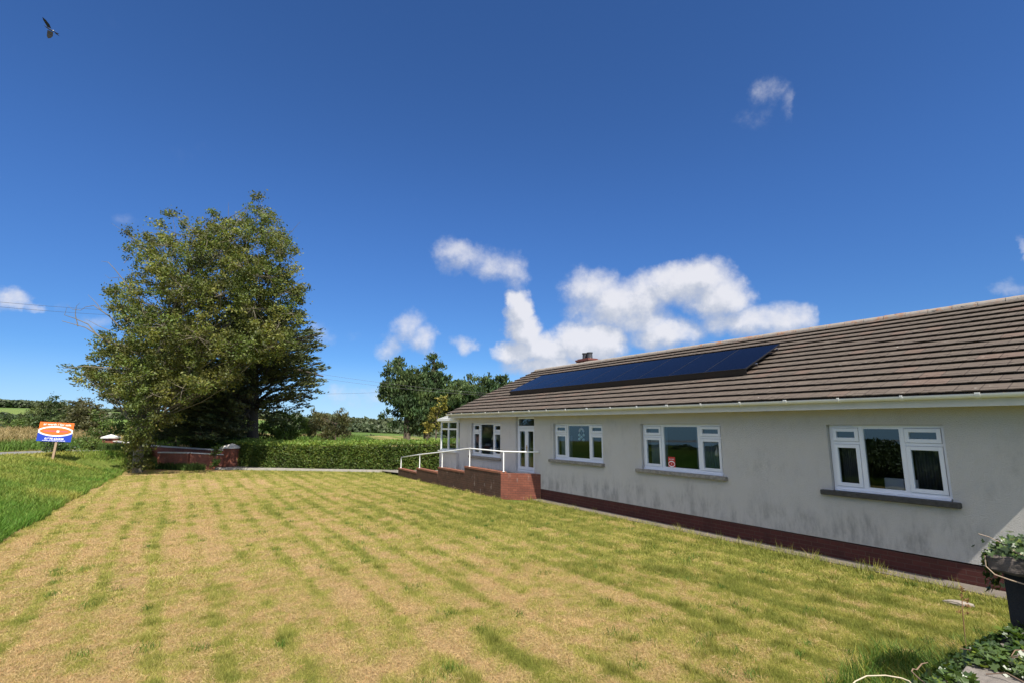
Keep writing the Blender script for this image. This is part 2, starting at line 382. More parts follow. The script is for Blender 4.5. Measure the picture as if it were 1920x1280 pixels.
# ---------------------------------------------------------------- terrain
def dry(x, y):                                # how yellow the mown grass is, 0..1, with the mower's stripes along the house
    q, s = q_s(x, y)
    wob = .22*(fbm(s*.22+9, q*.2, 2)-.5)
    st = np.cos(2*np.pi*(q+wob)/.64); st = sst(st, .15, 1.0)                 # narrow greener lines between the swaths
    brk = sst(fbm(s*.55+7, q*1.3+50, 3), .30, .62)
    big = fbm(x*.22+3, y*.22+8, 3)
    dab = fbm(q*3.2+31, s*.50+4, 3)
    fine = fbm(x*3.6, y*3.6, 3)
    mott = fbm(x*9, y*9, 2)
    d = .43-.40*st*(.45+.55*brk)+.60*(big-.5)+.62*(dab-.5)+.95*(fine-.5)+.6*(mott-.5)+sst(q, 2, 10)*.32-.16*sst(y, 22, 26)-.12*sst(q, 2.4, .4)
    return np.clip(d, 0, 1)
def grasscol(d, lush=0):
    d = np.clip(d, 0, 1)[:, None]
    g0 = np.array([.180, .200, .038]); g1 = np.array([.345, .325, .078]); g2 = np.array([.53, .365, .19])
    return np.where(d < .45, g0+(g1-g0)*(d/.45), g1+(g2-g1)*((d-.45)/.55))

def build_ground():
    m_, t, b = mat('countryside'); pos = t.n('ShaderNodeNewGeometry').outputs['Position']
    nearg = t.mix(t.noise(pos, 1.5, 5), (.075, .115, .022), (.17, .19, .045))
    vor = t.n('ShaderNodeTexVoronoi', i={'Vector': t.map(pos, (1, 1, 0)), 'Scale': .011, 'Randomness': 1.0})
    fieldc = t.n('ShaderNodeSeparateColor', i={0: vor.outputs['Color']}).outputs[0]
    fc = t.ramp(fieldc, [(0, (.085, .14, .035)), (.35, (.12, .19, .045)), (.6, (.16, .21, .06)), (.8, (.25, .23, .09)), (1, (.10, .15, .035))])
    fc.node.color_ramp.interpolation = 'CONSTANT'
    fc = t.mix(t.m('MULTIPLY', t.noise(pos, .05, 6, .7), .5), fc, (.09, .12, .04))
    ln = t.n('ShaderNodeVectorMath', operation='LENGTH', i={0: t.map(pos, (1, 1, 0))}).outputs['Value']
    c = t.mix(t.smooth(ln, 60, 130), nearg, fc)
    tan = t.m('MULTIPLY', t.smooth(ln, 34, 40), t.m('SUBTRACT', 1.0, t.smooth(ln, 70, 100)))
    c = t.mix(t.m('MULTIPLY', tan, t.smooth(t.noise(pos, .25, 4), .4, .6)), c, (.26, .20, .09))
    t.L.new(c, b.inputs['Base Color']); b.inputs['Roughness'].default_value = 1; b.inputs['Specular IOR Level'].default_value = .05
    bp = t.n('ShaderNodeBump', i={'Strength': 1, 'Distance': .15, 'Height': t.noise(pos, 3, 5)}); t.L.new(bp.outputs[0], b.inputs['Normal'])
    azs = np.radians(np.concatenate([np.arange(-62, 50, .4), np.arange(50, 298, 4)])); rs = np.concatenate([[0.01], np.geomspace(2, 40, 60), np.geomspace(41, 6000, 110)])
    AZ, RR = np.meshgrid(azs, rs); X = RR*np.sin(AZ); Y = RR*np.cos(AZ)
    Z = height(X, Y)
    q, s = q_s(X, Y)
    lawn = (edge(X, Y) < .2) & (Y < kerb_y(X)+3)
    Z = np.where(lawn | ((q < 2) & (RR < 60)), np.minimum(Z, 0)-.06, Z)
    lat, al = road_off(X, Y); Z = np.where((np.abs(lat) < 3.4) & (np.abs(al) < 60) & (RR < 90), np.minimum(Z, .78), Z)
    n_, k = Z.shape; V = np.stack([X, Y, Z], -1).reshape(-1, 3)
    F = [(i*k+j, i*k+(j+1) % k, (i+1)*k+(j+1) % k, (i+1)*k+j) for i in range(n_-1) for j in range(k)]
    me = bpy.data.meshes.new('ground'); me.from_pydata([tuple(v) for v in V], [], F); me.update(); me.shade_smooth()
    me.materials.append(m_); o = bpy.data.objects.new('ground', me); C.objects.link(o); tag(o, kind='structure')
build_ground()

def build_lawn():
    m_, t, b = mat('mown_turf'); at_ = t.n('ShaderNodeAttribute', attribute_name='tint').outputs['Color']
    pos = t.n('ShaderNodeNewGeometry').outputs['Position']
    n_ = t.noise(pos, 35, 5, .7); c = t.mix(t.smooth(n_, .35, .65), t.mix(1.0, at_, (.42, .42, .42), 'MULTIPLY'), t.mix(1.0, at_, (1.0, .98, .95), 'MULTIPLY'))
    t.L.new(c, b.inputs['Base Color']); b.inputs['Roughness'].default_value = 1; b.inputs['Specular IOR Level'].default_value = .05
    bp = t.n('ShaderNodeBump', i={'Strength': 1, 'Distance': .03, 'Height': t.noise(pos, 60, 5, .7)}); t.L.new(bp.outputs[0], b.inputs['Normal'])
    g = .12; xs = np.arange(-21, 12, g); ys = np.arange(-1, 29, g); X, Y = np.meshgrid(xs, ys)
    Z = .012*(fbm(X*1.3, Y*1.3, 3)-.5)+.004
    d = dry(X.ravel(), Y.ravel()); col = np.ones((X.size, 4), np.float32); col[:, :3] = grasscol(d)
    cx, cy = X+g/2, Y+g/2; q, s = q_s(cx, cy)
    ok = (edge(cx, cy) < .15) & (q > .30) & (s < 13.6) & (cy < kerb_y(cx)-.02)
    ok &= ~((q < 1.15) & (s < .2))
    k = len(xs); ii, jj = np.nonzero(ok[:-1, :-1])
    F = np.stack([ii*k+jj, ii*k+jj+1, (ii+1)*k+jj+1, (ii+1)*k+jj], 1)
    me = bpy.data.meshes.new('lawn'); me.from_pydata(np.stack([X, Y, Z], -1).reshape(-1, 3).tolist(), [], F.tolist())
    me.color_attributes.new('tint', 'FLOAT_COLOR', 'POINT').data.foreach_set('color', col.ravel()); me.update()
    me.materials.append(m_); o = bpy.data.objects.new('lawn', me); C.objects.link(o); tag(o, kind='structure')
build_lawn()

def blades(name, x, y, z, h, w, lean, tint, m_, segs=1):
    n = len(x); th = rng.random(n)*2*np.pi; dx, dy = np.cos(th), np.sin(th); ph = rng.random(n)*2*np.pi
    lx = lean*h*np.cos(ph); ly = lean*h*np.sin(ph); hh = h*np.sqrt(np.maximum(.05, 1-np.minimum(lean, .97)**2))
    B = np.stack([x, y, z], 1); W = np.stack([dx*w/2, dy*w/2, 0*w], 1); T = np.stack([x+lx, y+ly, z+hh], 1)
    if segs == 1:
        V = np.stack([B-W, B+W, T], 1); return npmesh(name, V.reshape(-1, 3), 3, m_, None, tint)
    Mi = B+(T-B)*.5+np.stack([-lx*.22, -ly*.22, hh*.12], 1)
    V = np.concatenate([np.stack([B-W, B+W, Mi+W*.7, Mi-W*.7], 1), np.stack([Mi-W*.7, Mi+W*.7, T+W*.08, T-W*.08], 1)])
    return npmesh(name, V.reshape(-1, 3), 4, m_, None, np.concatenate([tint, tint]))
M['blade'] = leafmat('grass_blade', (1, 1, 1), (1, 1, 1), .28, .6, .25)

def scatter(n, rmin, rmax, azr=(-50, 50), p=1.0):
    r = rmin+(rmax-rmin)*rng.random(n)**p; az = np.radians(azr[0]+(azr[1]-azr[0])*rng.random(n)); return r*np.sin(az), r*np.cos(az)
def build_grass():
    # short mown grass; denser where it is near
    X = []; Y = []; HH = []; WW = []
    for n, r0, r1, h, w in ((760000, 3.4, 9.5, .030, .0040), (420000, 9, 19, .034, .010), (170000, 18, 32, .04, .017)):
        x, y = scatter(n, r0, r1, p=.8); X.append(x); Y.append(y); HH.append(np.full(n, h)); WW.append(np.full(n, w))
    x = np.concatenate(X); y = np.concatenate(Y); h = np.concatenate(HH); w = np.concatenate(WW)
    q, s = q_s(x, y)
    ok = (edge(x, y) < .1) & (q > .16+.26*fbm(s*1.6, q*0+4, 3)) & (s < 12.1+.0*q) & (y < kerb_y(x)-.03) & ~((q < 1.1) & (s < .1))
    x, y, h, w, q, s = [v[ok] for v in (x, y, h, w, q, s)]
    d = dry(x, y); cl = fbm(x*5, y*5, 2)
    dd = np.clip(d+rng.normal(0, .17, len(x)), 0, 1)
    h = h*(.55+1.1*rng.random(len(x)))*(1.25-.55*d)*(1+1.6*sst(cl, .62, .8)*(d < .5))
    edgeg = (q < .75); h = np.where(edgeg, h*1.6, h)
    lean = np.where(dd > .55, .6+.38*rng.random(len(x)), .2+.6*rng.random(len(x)))
    h = np.where(dd > .6, h*1.5, h)
    t = grasscol(dd)*(.62+.62*rng.random(len(x)))[:, None]*(.80+.4*fbm(x*7+3, y*7, 2))[:, None]
    o = blades('grass', x, y, 0*x+.0, h, w, lean, t, M['blade']); tag(o, kind='stuff'); o['label'] = 'short mown striped grass over the lawn'; 
    # coarser tufts and plantain rosettes that the mower missed
    nt_ = 420; tx_, ty_ = scatter(nt_, 3.6, 20); q, s = q_s(tx_, ty_); dt = dry(tx_, ty_)
    ok = (edge(tx_, ty_) < -.2) & (q > .6) & (s < 12) & (ty_ < kerb_y(tx_)-.4) & (dt < .62); tx_, ty_ = tx_[ok], ty_[ok]; m_ = 34; k = len(tx_)
    sp = .03+.07*rng.random(k); x = (tx_[:, None]+rng.normal(size=(k, m_))*sp[:, None]).ravel(); y = (ty_[:, None]+rng.normal(size=(k, m_))*sp[:, None]).ravel(); n = len(x)
    t = np.array([.085, .15, .022])*(.5+.9*rng.random(n))[:, None]
    o = blades('grass', x, y, 0*x, .035+.06*rng.random(n), np.full(n, .009), .3+.6*rng.random(n), t, M['blade'], 2); tag(o, 'darker green tufts and rosettes dotted over the mown lawn', None, None, 'stuff')
    # cut straw lying on top, in drifts
    n = 400000; x, y = scatter(n, 3.4, 22, p=.8); q, s = q_s(x, y); d = dry(x, y)
    ok = (edge(x, y) < .2) & (q > .7) & (s < 12.1) & (y < kerb_y(x)-.1) & (rng.random(n) < sst(d, .25, .85)*.75)
    x, y = x[ok], y[ok]; n = len(x); th = rng.random(n)*2*np.pi; L = .008+.020*rng.random(n); w = .0006+.0006*rng.random(n)+.00010*np.hypot(x, y)
    z = .016+.018*rng.random(n); dz = rng.normal(0, .008, n); ux, uy = np.cos(th), np.sin(th)
    P0 = np.stack([x-ux*L, y-uy*L, z-dz], 1); P1 = np.stack([x+ux*L, y+uy*L, z+dz], 1); W = np.stack([-uy*w, ux*w, 0*w+.0008], 1)
    V = np.stack([P0-W, P0+W, P1+W, P1-W], 1)
    t = np.array([.50, .365, .18])*(.5+.55*rng.random(n))[:, None]
    t = np.where((rng.random(n) < .3)[:, None], t*np.array([1.0, .82, .78]), t)
    o = npmesh('cut_straw', V.reshape(-1, 3), 4, M['blade'], None, t); tag(o, 'dry straw clippings strewn over the lawn', None, None, 'stuff')
    # unmown grass on the left bank
    n = 300000; r = np.concatenate([9+30*rng.random(n)**1.25]); az = np.radians(-56+30*rng.random(n)); x, y = r*np.sin(az), r*np.cos(az)
    ed = edge(x, y); lat, al = road_off(x, y)
    jag = .35*fbm(x*1.1, y*1.1, 3)-.12
    t2 = (x-PR[0])*.45+(y-PR[1])*.893
    ok = (ed > jag) & (np.abs(lat) > 3.0+.3*rng.random(n)) & ~((t2 > -.35) & (x > -27.2)) & (lat < 3.2)
    x, y, ed = x[ok], y[ok], ed[ok]; n = len(x); z = height(x, y)-.01
    rr = np.hypot(x, y); big = fbm(x*.35, y*.35, 3)
    h = (.13+.20*rng.random(n))*(.7+.6*big)*(1-.35*sst(ed, 1.5, 5))*(1-.25*sst(rr, 18, 24)); w = .006+.0007*rr
    yel = np.clip(sst(big, .5, .72)*.6+sst(ed, 1.4, 3.8)*.30+.4*sst(rr, 16, 24)*fbm(x*1.5, y*1.5, 2)*1.6+rng.normal(0, .12, n), 0, 1)[:, None]
    t = (np.array([.085, .185, .022])*(1-yel)+np.array([.32, .30, .07])*yel)*(.6+.75*rng.random(n))[:, None]
    o = blades('grass', x, y, z, h, w, .25+.5*rng.random(n), t, M['blade'], 2); tag(o, 'long unmown green grass on the left bank', None, None, 'stuff')
    # rough grass at the feet of the garden wall, the road's far verge and the bank by the sign
    xs = []; ys = []; 
    u = rng.random(16000); k = -1.0+1.3*rng.random(16000); px_ = PR[0]+(PLp[0]-PR[0])*u-.45*(.3+k*.6+.5); py_ = PR[1]+(PLp[1]-PR[1])*u-.893*(.3+k*.6+.5)
    ok = edge(px_, py_) < 3.8; px_, py_ = px_[ok], py_[ok]; n = len(px_)
    t = np.array([.085, .135, .03])*(.5+.9*rng.random(n))[:, None]
    o = blades('weed_strip', px_, py_, height(px_, py_)*(edge(px_, py_) > 0), .15+.30*rng.random(n), np.full(n, .03), .2+.5*rng.random(n), t, M['blade'], 2)
    tag(o, 'rough weeds and long grass along the foot of the brick wall', None, None, 'stuff')
    n = 60000; al = -25+60*rng.random(n); lt = 3.1+17*rng.random(n)**1.2; x = ROAD0.x+ROADU.x*al-ROADU.y*lt; y = ROAD0.y+ROADU.y*al+ROADU.x*lt
    ok = np.degrees(np.arctan2(x, y)) > -47.5; x, y, lt = x[ok], y[ok], lt[ok]; n = len(x)
    z = height(x, y); tn = sst(lt, 6.5, 10)[:, None]
    t = (np.array([.10, .17, .03])*(1-tn)+np.array([.30, .23, .11])*tn)*(.6+.7*rng.random(n))[:, None]
    o = blades('grass', x, y, z-.02, .2+.35*rng.random(n), np.full(n, .06), .2+.5*rng.random(n), t, M['blade'], 2)
    tag(o, 'tall verge grass beyond the road turning straw coloured up the slope', None, None, 'stuff')
build_grass()

def build_road():
    m_, t, b = mat('asphalt'); pos = t.n('ShaderNodeNewGeometry').outputs['Position']
    c = t.mix(t.noise(pos, 2, 5), (.15, .145, .14), (.22, .21, .20)); t.L.new(c, b.inputs['Base Color']); b.inputs['Roughness'].default_value = .9
    def strip(name, l0, l1, dz, mm):
        mb = MB(); n = 40
        for i in range(n+1):
            al = -70+78*i/n; bend = .004*max(0, al-4)**2
            for l in (l0, l1):
                x = ROAD0.x+ROADU.x*al-ROADU.y*(l+bend*0); y = ROAD0.y+ROADU.y*al+ROADU.x*(l+bend*0); mb.v.append((x, y, .86+dz))
        mb.f = [(2*i, 2*i+1, 2*i+3, 2*i+2) for i in range(n)]
        o = mb.build(name, mm); tag(o, kind='structure'); return o
    strip('road', -2.9, 2.9, 0, m_); strip('road_centre_line', -.07, .07, .004, M['white'])
build_road()

def build_path():
    mb = MB(); mb.box(.0, 13.6, -.40, .0, -.1, .022); o = mb.build('path', M['concrete']); o.matrix_world = HM; tag(o, kind='structure')
    # strip of drive between kerb and hedge
    mb = MB(); P = KERB+[Vector((-2.0, 25.5, 0))]
    for i, p in enumerate(P): mb.v += [(p.x, p.y+.1, .06), (p.x, p.y+7, .06)]
    mb.f = [(2*i, 2*i+2, 2*i+3, 2*i+1) for i in range(len(P)-1)]
    o = mb.build('driveway', simple('drive_gravel', (.20, .18, .155), .95, .4, 6, bump=.6)); tag(o, kind='structure')
    mb = MB()
    for i in range(len(KERB)-2):
        a_, b_ = KERB[i], KERB[i+1]; u = (b_-a_).normalized(); nn = Vector((-u.y, u.x, 0))
        vs = [a_-nn*.06, a_+nn*.10, b_+nn*.10, b_-nn*.06]; mb.add([v+Vector((0, 0, z)) for z in (-.05, .11) for v in vs], [(0,1,2,3),(4,5,6,7),(0,1,5,4),(1,2,6,5),(2,3,7,6),(3,0,4,7)])
    o = mb.build('kerb', simple('kerb_concrete', (.36, .33, .29), .9, .3, 5, bump=.4)); tag(o, 'low pale concrete kerb along the far edge of the lawn', 'kerb')
build_path()

# ---------------------------------------------------------------- bungalow
OV, ZE, NR, ZR = -.45, 2.85, 4.28, 4.97       # eave edge y, height; ridge y, height
SL, SRR = -6.0, 12.63                          # roof ends
XL, XR = -5.75, 12.40                          # wall ends
house = empty('bungalow', 'long rendered bungalow with brown tiled roof and brick plinth', 'house', HM)
OPEN = {'w1': (-4.72, -2.50, 1.16, 2.47), 'door': (-1.49, -.37, .79, 2.66), 'w2': (.66, 2.92, 1.30, 2.43),
        'w3': (4.34, 6.68, 1.26, 2.415), 'w4': (8.90, 10.64, 1.20, 2.395)}
ZP = .33
def build_walls():
    mb = MB(); T = .27; ops = sorted(OPEN.values()); x = XL
    for (a_, b_, z0, z1) in ops:
        mb.box(x, a_, 0, T, ZP, 2.70); mb.box(a_, b_, 0, T, ZP, z0) if z0 > ZP+.01 else None
        mb.box(a_, b_, 0, T, z1, 2.70); x = b_
    mb.box(x, XR, 0, T, ZP, 2.70)
    BY = 2*NR-.02
    mb.box(XL, XR, BY-T, BY, ZP, 2.70)
    for x0, x1 in ((XL, XL+T), (XR-T, XR)):
        mb.box(x0, x1, T, BY-T, ZP, 2.70); mb.prism([(0, 2.70), (BY, 2.70), (NR, ZR-.24)], x0, x1, 'x')
    mb.build('wall', M['wall'], house)
    mb = MB(); mb.prism([(XL+.012, -.02), (XL+.012, .345), (0, .345), (7, .32), (13, .30), (XR-.012, .30), (XR-.012, -.02)], .012, .26)
    mb.box(XL+.012, XR-.012, BY-.26, BY-.012, -.02, ZP); mb.box(XL+.012, XL+.26, .26, BY-.26, -.02, ZP); mb.box(XR-.26, XR-.012, .26, BY-.26, -.02, ZP)
    mb.build('plinth', M['brick_dark'], house)
    # room behind the windows
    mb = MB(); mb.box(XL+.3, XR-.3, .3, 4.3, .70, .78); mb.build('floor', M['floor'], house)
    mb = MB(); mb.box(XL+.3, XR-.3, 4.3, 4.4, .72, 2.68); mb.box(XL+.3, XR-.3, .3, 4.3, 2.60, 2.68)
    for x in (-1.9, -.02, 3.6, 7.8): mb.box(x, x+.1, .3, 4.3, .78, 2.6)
    mb.build('partition', M['room'], house)
build_walls()

def build_roof():
    vy, vz = NR-OV, ZR-ZE; L = math.hypot(vy, vz); vy /= L; vz /= L; nc = 15; g = L/nc
    V = []; T = []
    def q4(a_, b_, c_, d_, t): V.extend([a_, b_, c_, d_]); T.append(t)
    for side in (0, 1):
        def P(x, v, up):
            y = OV+vy*v-vz*up; z = ZE+vz*v+vy*up
            if side: y = 2*NR-y
            return (x, y, z)
        nx = 190
        for c in range(nc):
            v0 = c*g; v1 = (c+1)*g+.03; hb = .056; ht = .008; x = SL
            xs = np.linspace(SL, SRR, nx); jit = (rng.random(nx)-.5)*.007
            for i in range(nx-1):
                a_, b_ = xs[i], xs[i+1]; j = jit[i]
                q4(P(a_, v0, hb+j), P(b_, v0, hb+j), P(b_, v1, ht), P(a_, v1, ht), (c+1)/100)
                q4(P(a_, v0, hb+j-.014), P(b_, v0, hb+j-.014), P(b_, v0, hb+j), P(a_, v0, hb+j), (c+1)/100)
                q4(P(a_, v0, hb+j-.014), P(b_, v0, hb+j-.014), P(b_, v0+.10, hb+j-.022), P(a_, v0+.10, hb+j-.022), (c+1)/100)
            q4(P(SL, v0+.10, -.0), P(SRR, v0+.10, -.0), P(SRR, v0+.10, hb-.01), P(SL, v0+.10, hb-.01), (c+1)/100)
            for xe in (SL, SRR): q4(P(xe, v0, -.0), P(xe, v0, hb), P(xe, v1, ht), P(xe, v1, -.0), (c+1)/100)
        q4(P(SL, 0, -.004), P(SRR, 0, -.004), P(SRR, L, -.004), P(SL, L, -.004), 0)
    o = npmesh('roof', np.array(V), 4, M['tile'], house, np.array(T))
    # ridge tiles with lichen
    m_, t, b = mat('ridge_lichen'); oc = t.n('ShaderNodeTexCoord').outputs['Object']
    c = t.mix(t.noise(oc, 5, 5), (.20, .16, .13), (.33, .30, .26))
    s = t.n('ShaderNodeSeparateXYZ', i={0: oc})
    c = t.mix(t.m('MULTIPLY', t.smooth(t.noise(oc, 3.5, 5, .7), .50, .66), t.smooth(s.outputs[0], .5, 5)), c, (.30, .13, .055))
    c = t.mix(t.smooth(t.noise(oc, 9, 4, .7), .62, .68), c, (.05, .05, .045)); t.L.new(c, b.inputs['Base Color']); b.inputs['Roughness'].default_value = .95
    mb = MB(); x = SL-.01; k = 8
    while x < SRR:
        r_ = .115+random.uniform(-.004, .004); x1 = min(x+.43, SRR+.01); dz = random.uniform(-.006, .006)
        ar = [math.pi*(j/k) for j in range(k+1)]
        pts = [(NR+r_*math.cos(a_), ZR-.035+dz+r_*math.sin(a_)) for a_ in ar]; mb.prism(pts, x, x1, 'x'); x = x1+.012
    rt = mb.build('ridge_tiles', m_, o)
    # chimney stands on the far slope just behind the ridge
    mb = MB(); cx, cy = -3.05, 4.95; mb.box(cx-.36, cx+.36, cy-.28, cy+.28, 4.2, 5.10)
    mb.box(cx-.40, cx+.40, cy-.32, cy+.32, 5.10, 5.17); mb.box(cx-.43, cx+.43, cy-.35, cy+.35, 5.17, 5.24); mb.box(cx-.36, cx+.36, cy-.28, cy+.28, 5.24, 5.28)
    ch = mb.build('chimney', M['brick_chim'], house)
    for dx in (-.15, .15):
        mb = MB(); mb.lathe([(.135, 5.28), (.125, 5.31), (.115, 5.50), (.135, 5.51), (.138, 5.56), (.10, 5.56), (.09, 5.45)], cx+dx, cy, 20); mb.build('chimney_pot', M['pot'], ch, smooth=False)
    mb = MB(); mb.box(SL+.03, SRR-.03, OV+.05, OV+.075, 2.665, 2.83); mb.box(SL+.03, SRR-.03, 2*NR-OV-.075, 2*NR-OV-.05, 2.665, 2.83); mb.build('fascia', M['fascia'], house)
    mb = MB(); mb.box(SL+.03, SRR-.03, OV+.078, 0, 2.675, 2.69); mb.build('soffit', M['fascia'], house)
    # barge boards
    for x0, x1 in ((SL+.005, SL+.028), (SRR-.028, SRR-.005)):
        mb = MB(); s_ = (ZR-ZE)/(NR-OV)
        mb.prism([(OV+.02, ZE-.19), (OV+.02, ZE-.01), (NR, ZR-.02), (2*NR-OV-.02, ZE-.01), (2*NR-OV-.02, ZE-.19), (NR, ZR-.20)], x0, x1, 'x')
        mb.build('barge_board', M['fascia'], house)
    # gutter: half round channel
    mb = MB(); k = 8; yo = OV-.035; zo = 2.845; ro, ri = .062, .055
    pts = [(yo+ro*math.cos(math.pi+math.pi*j/k), zo+ro*math.sin(math.pi+math.pi*j/k)) for j in range(k+1)]+[(yo+ri*math.cos(2*math.pi-math.pi*j/k), zo+ri*math.sin(2*math.pi-math.pi*j/k)) for j in range(k+1)]
    mb.prism(pts, SL-.02, SRR+.02, 'x'); gt = mb.build('gutter', M['gutter'], house)
    x = SL+.5; i = 0
    while x < SRR:
        mb = MB(); w = .035 if i % 3 else .06; rr = ro+.008
        pts = [(yo+rr*math.cos(math.pi+math.pi*j/k), zo+rr*math.sin(math.pi+math.pi*j/k)) for j in range(k+1)]+[(yo+rr, zo+.012), (yo-rr, zo+.012)]
        p2 = [(yo+(ro+.001)*math.cos(2*math.pi-math.pi*j/k), zo+(ro+.001)*math.sin(2*math.pi-math.pi*j/k)) for j in range(k+1)]
        mb.prism(pts[:k+1]+p2, x-w/2, x+w/2, 'x'); mb.box(x-w/2, x+w/2, yo-rr, yo-rr+.014, zo-.002, zo+.016)
        mb.build('gutter_bracket', M['gutter'], gt); x += .93; i += 1
build_roof()

def frame_rect(mb, x0, x1, z0, z1, w, y0, y1, wb=None, wt=None):
    wb = wb or w; wt = wt or w
    mb.box(x0, x0+w, y0, y1, z0, z1); mb.box(x1-w, x1, y0, y1, z0, z1)
    mb.box(x0+w, x1-w, y0, y1, z0, z0+wb); mb.box(x0+w, x1-w, y0, y1, z1-wt, z1)
def window(key, sillrows, zt=.27, split=(.27, .73)):
    x0, x1, z0, z1 = OPEN[key]; W = x1-x0; zs = z0+.04
    root = MB(); y0, y1 = .085, .155
    frame_rect(root, x0+.006, x1-.006, zs, z1-.004, .052, y0, y1)
    xa, xb = x0+W*split[0], x0+W*split[1]
    for xm in (xa, xb): root.box(xm-.03, xm+.03, y0, y1, zs+.052, z1-.056)
    zm = z1-(z1-z0)*zt
    root.box(x0+.058, xa-.03, y0, y1, zm-.025, zm+.025); root.box(xb+.03, x1-.058, y0, y1, zm-.025, zm+.025)
    root.box(x0+.03, x1+.0-.03, y0-.055, y0-.003, zs-.028, zs+.004)
    fr = root.build('window', M['upvc'], house, bevel=.003)
    panes = [(xa+.03, xb-.03, zs+.052, z1-.056, 0)]
    for (u0, u1) in ((x0+.058, xa-.03), (xb+.03, x1-.058)):
        panes += [(u0, u1, zm+.025, z1-.056, 1), (u0, u1, zs+.052, zm-.025, 1)]
    for (u0, u1, v0, v1, sash) in panes:
        if sash:
            mb = MB(); frame_rect(mb, u0+.004, u1-.004, v0+.004, v1-.004, .062, y0-.014, y1-.02)
            mb.build('sash', M['upvc'], fr, bevel=.003); k = .066
        else:
            mb = MB(); frame_rect(mb, u0+.001, u1-.001, v0+.001, v1-.001, .014, y0+.006, y1-.01); mb.build('glazing_bead', M['upvc'], fr); k = .012
        mb = MB(); mb.add([(u0+k, y0+.022, v0+k), (u1-k, y0+.022, v0+k), (u1-k, y0+.022, v1-k), (u0+k, y0+.022, v1-k)], [(0, 1, 2, 3)]); mb.build('pane', M['glass'], fr)
    a_, b_ = sillrows
    mb = MB(); n = 24; pr = []
    mb.box(a_, b_, -.095, .07, z0-.075, z0+.012); s_ = mb.build('sill', M['sill_dark'] if key == 'w4' else M['sill'], fr, bevel=.012)
    return fr
w1 = window('w1', (-4.80, -2.42)); w2 = window('w2', (.50, 2.98)); w3 = window('w3', (4.18, 6.78)); w4 = window('w4', (8.72, 10.74), split=(.30, .66))
if 1:   # trickle vent slot at the head of the nearest window
    mb = MB(); mb.box(9.02, 9.30, .066, .0845, 2.345, 2.362); mb.build('vent', M['upvc'], w4)

def build_door():
    x0, x1, z0, z1 = OPEN['door']; y0, y1 = .085, .155; mb = MB()
    frame_rect(mb, x0+.006, x1-.006, z0+.001, z1-.004, .06, y0, y1); zt = z1-.34; mb.box(x0+.066, x1-.066, y0, y1, zt-.04, zt+.04)
    d = mb.build('door', M['upvc'], house, bevel=.003); xm = (x0+x1)/2
    for (u0, u1) in ((x0+.068, xm-.002), (xm+.002, x1-.068)):
        mb = MB(); frame_rect(mb, u0, u1, z0+.07, zt-.043, .085, y0-.012, y1-.02, wb=.10, wt=.11); lf = mb.build('door_leaf', M['upvc'], d, bevel=.003)
        mb = MB(); mb.add([(u0+.085, y0+.02, z0+.17), (u1-.085, y0+.02, z0+.17), (u1-.085, y0+.02, zt-.153), (u0+.085, y0+.02, zt-.153)], [(0,1,2,3)]); mb.build('pane', M['glass'], d)
    mb = MB(); mb.add([(x0+.07, y0+.02, zt+.045), (x1-.07, y0+.02, zt+.045), (x1-.07, y0+.02, z1-.065), (x0+.07, y0+.02, z1-.065)], [(0,1,2,3)])
    mb.build('pane', M['glass'], d)
    mb = MB(); zc = 1.60; mb.box(xm+.02, xm+.05, y0-.028, y0-.0125, zc-.1, zc+.1); mb.tube([(xm+.035, y0-.02, zc+.02), (xm+.035, y0-.06, zc+.02), (xm+.13, y0-.06, zc+.02)], .009)
    mb.build('handle', simple('brass', (.45, .28, .09), .3, .1, 10, metal=1), d)
build_door()

def build_porch():
    # glazed side porch beyond the far gable
    x0, x1, y0, y1 = -7.40, XL-.004, -.12, 2.2
    pr = empty('porch', None, None); pr.parent = house
    mb = MB(); mb.box(x0+.02, x1, y0+.02, y1, -.02, .50); mb.build('porch_plinth', M['brick_dark'], pr)
    mb = MB(); mb.box(x0, x1, y0, y1, .504, 1.22); mb.build('porch_wall', M['wall'], pr)
    mb = MB(); mb.box(x0-.06, x1, y0-.07, y1, 1.224, 1.27); mb.build('porch_sill', M['white'], pr)
    mb = MB(); zt = 2.55; xm = x0+.78
    frame_rect(mb, x0+.02, x1, 1.274, zt, .07, y0+.02, y0+.09); mb.box(xm-.04, xm+.04, y0+.02, y0+.09, 1.344, zt-.07)
    for a_, b_ in ((x0+.09, xm-.04), (xm+.04, x1-.07)): mb.box(a_, b_, y0+.02, y0+.09, 2.17, 2.24)
    mb.box(x0+.02, x0+.09, y0+.094, y1, 1.274, 1.344); mb.box(x0+.02, x0+.09, y0+.094, y1, zt-.07, zt)
    for y in (.7, 1.4, y1-.08): mb.box(x0+.02, x0+.09, y, y+.07, 1.344, zt-.07)
    mb.build('porch_frame', M['white'], pr)
    for a_, b_ in ((x0+.09, xm-.04), (xm+.04, x1-.07)):
        for c_, d_ in ((1.344, 2.17), (2.24, zt-.07)):
            mb = MB(); mb.add([(a_, y0+.05, c_), (b_, y0+.05, c_), (b_, y0+.05, d_), (a_, y0+.05, d_)], [(0,1,2,3)]); mb.build('pane', M['glass'], pr)
    mb = MB(); mb.box(x0-.10, x1, y0-.10, y1, zt+.003, zt+.11); mb.prism([(x0-.06, zt+.113), (x1-.0, zt+.113), (x1-.0, zt+.36)], y0-.06, y1, 'y'); mb.build('porch_roof', M['white'], pr)
build_porch()

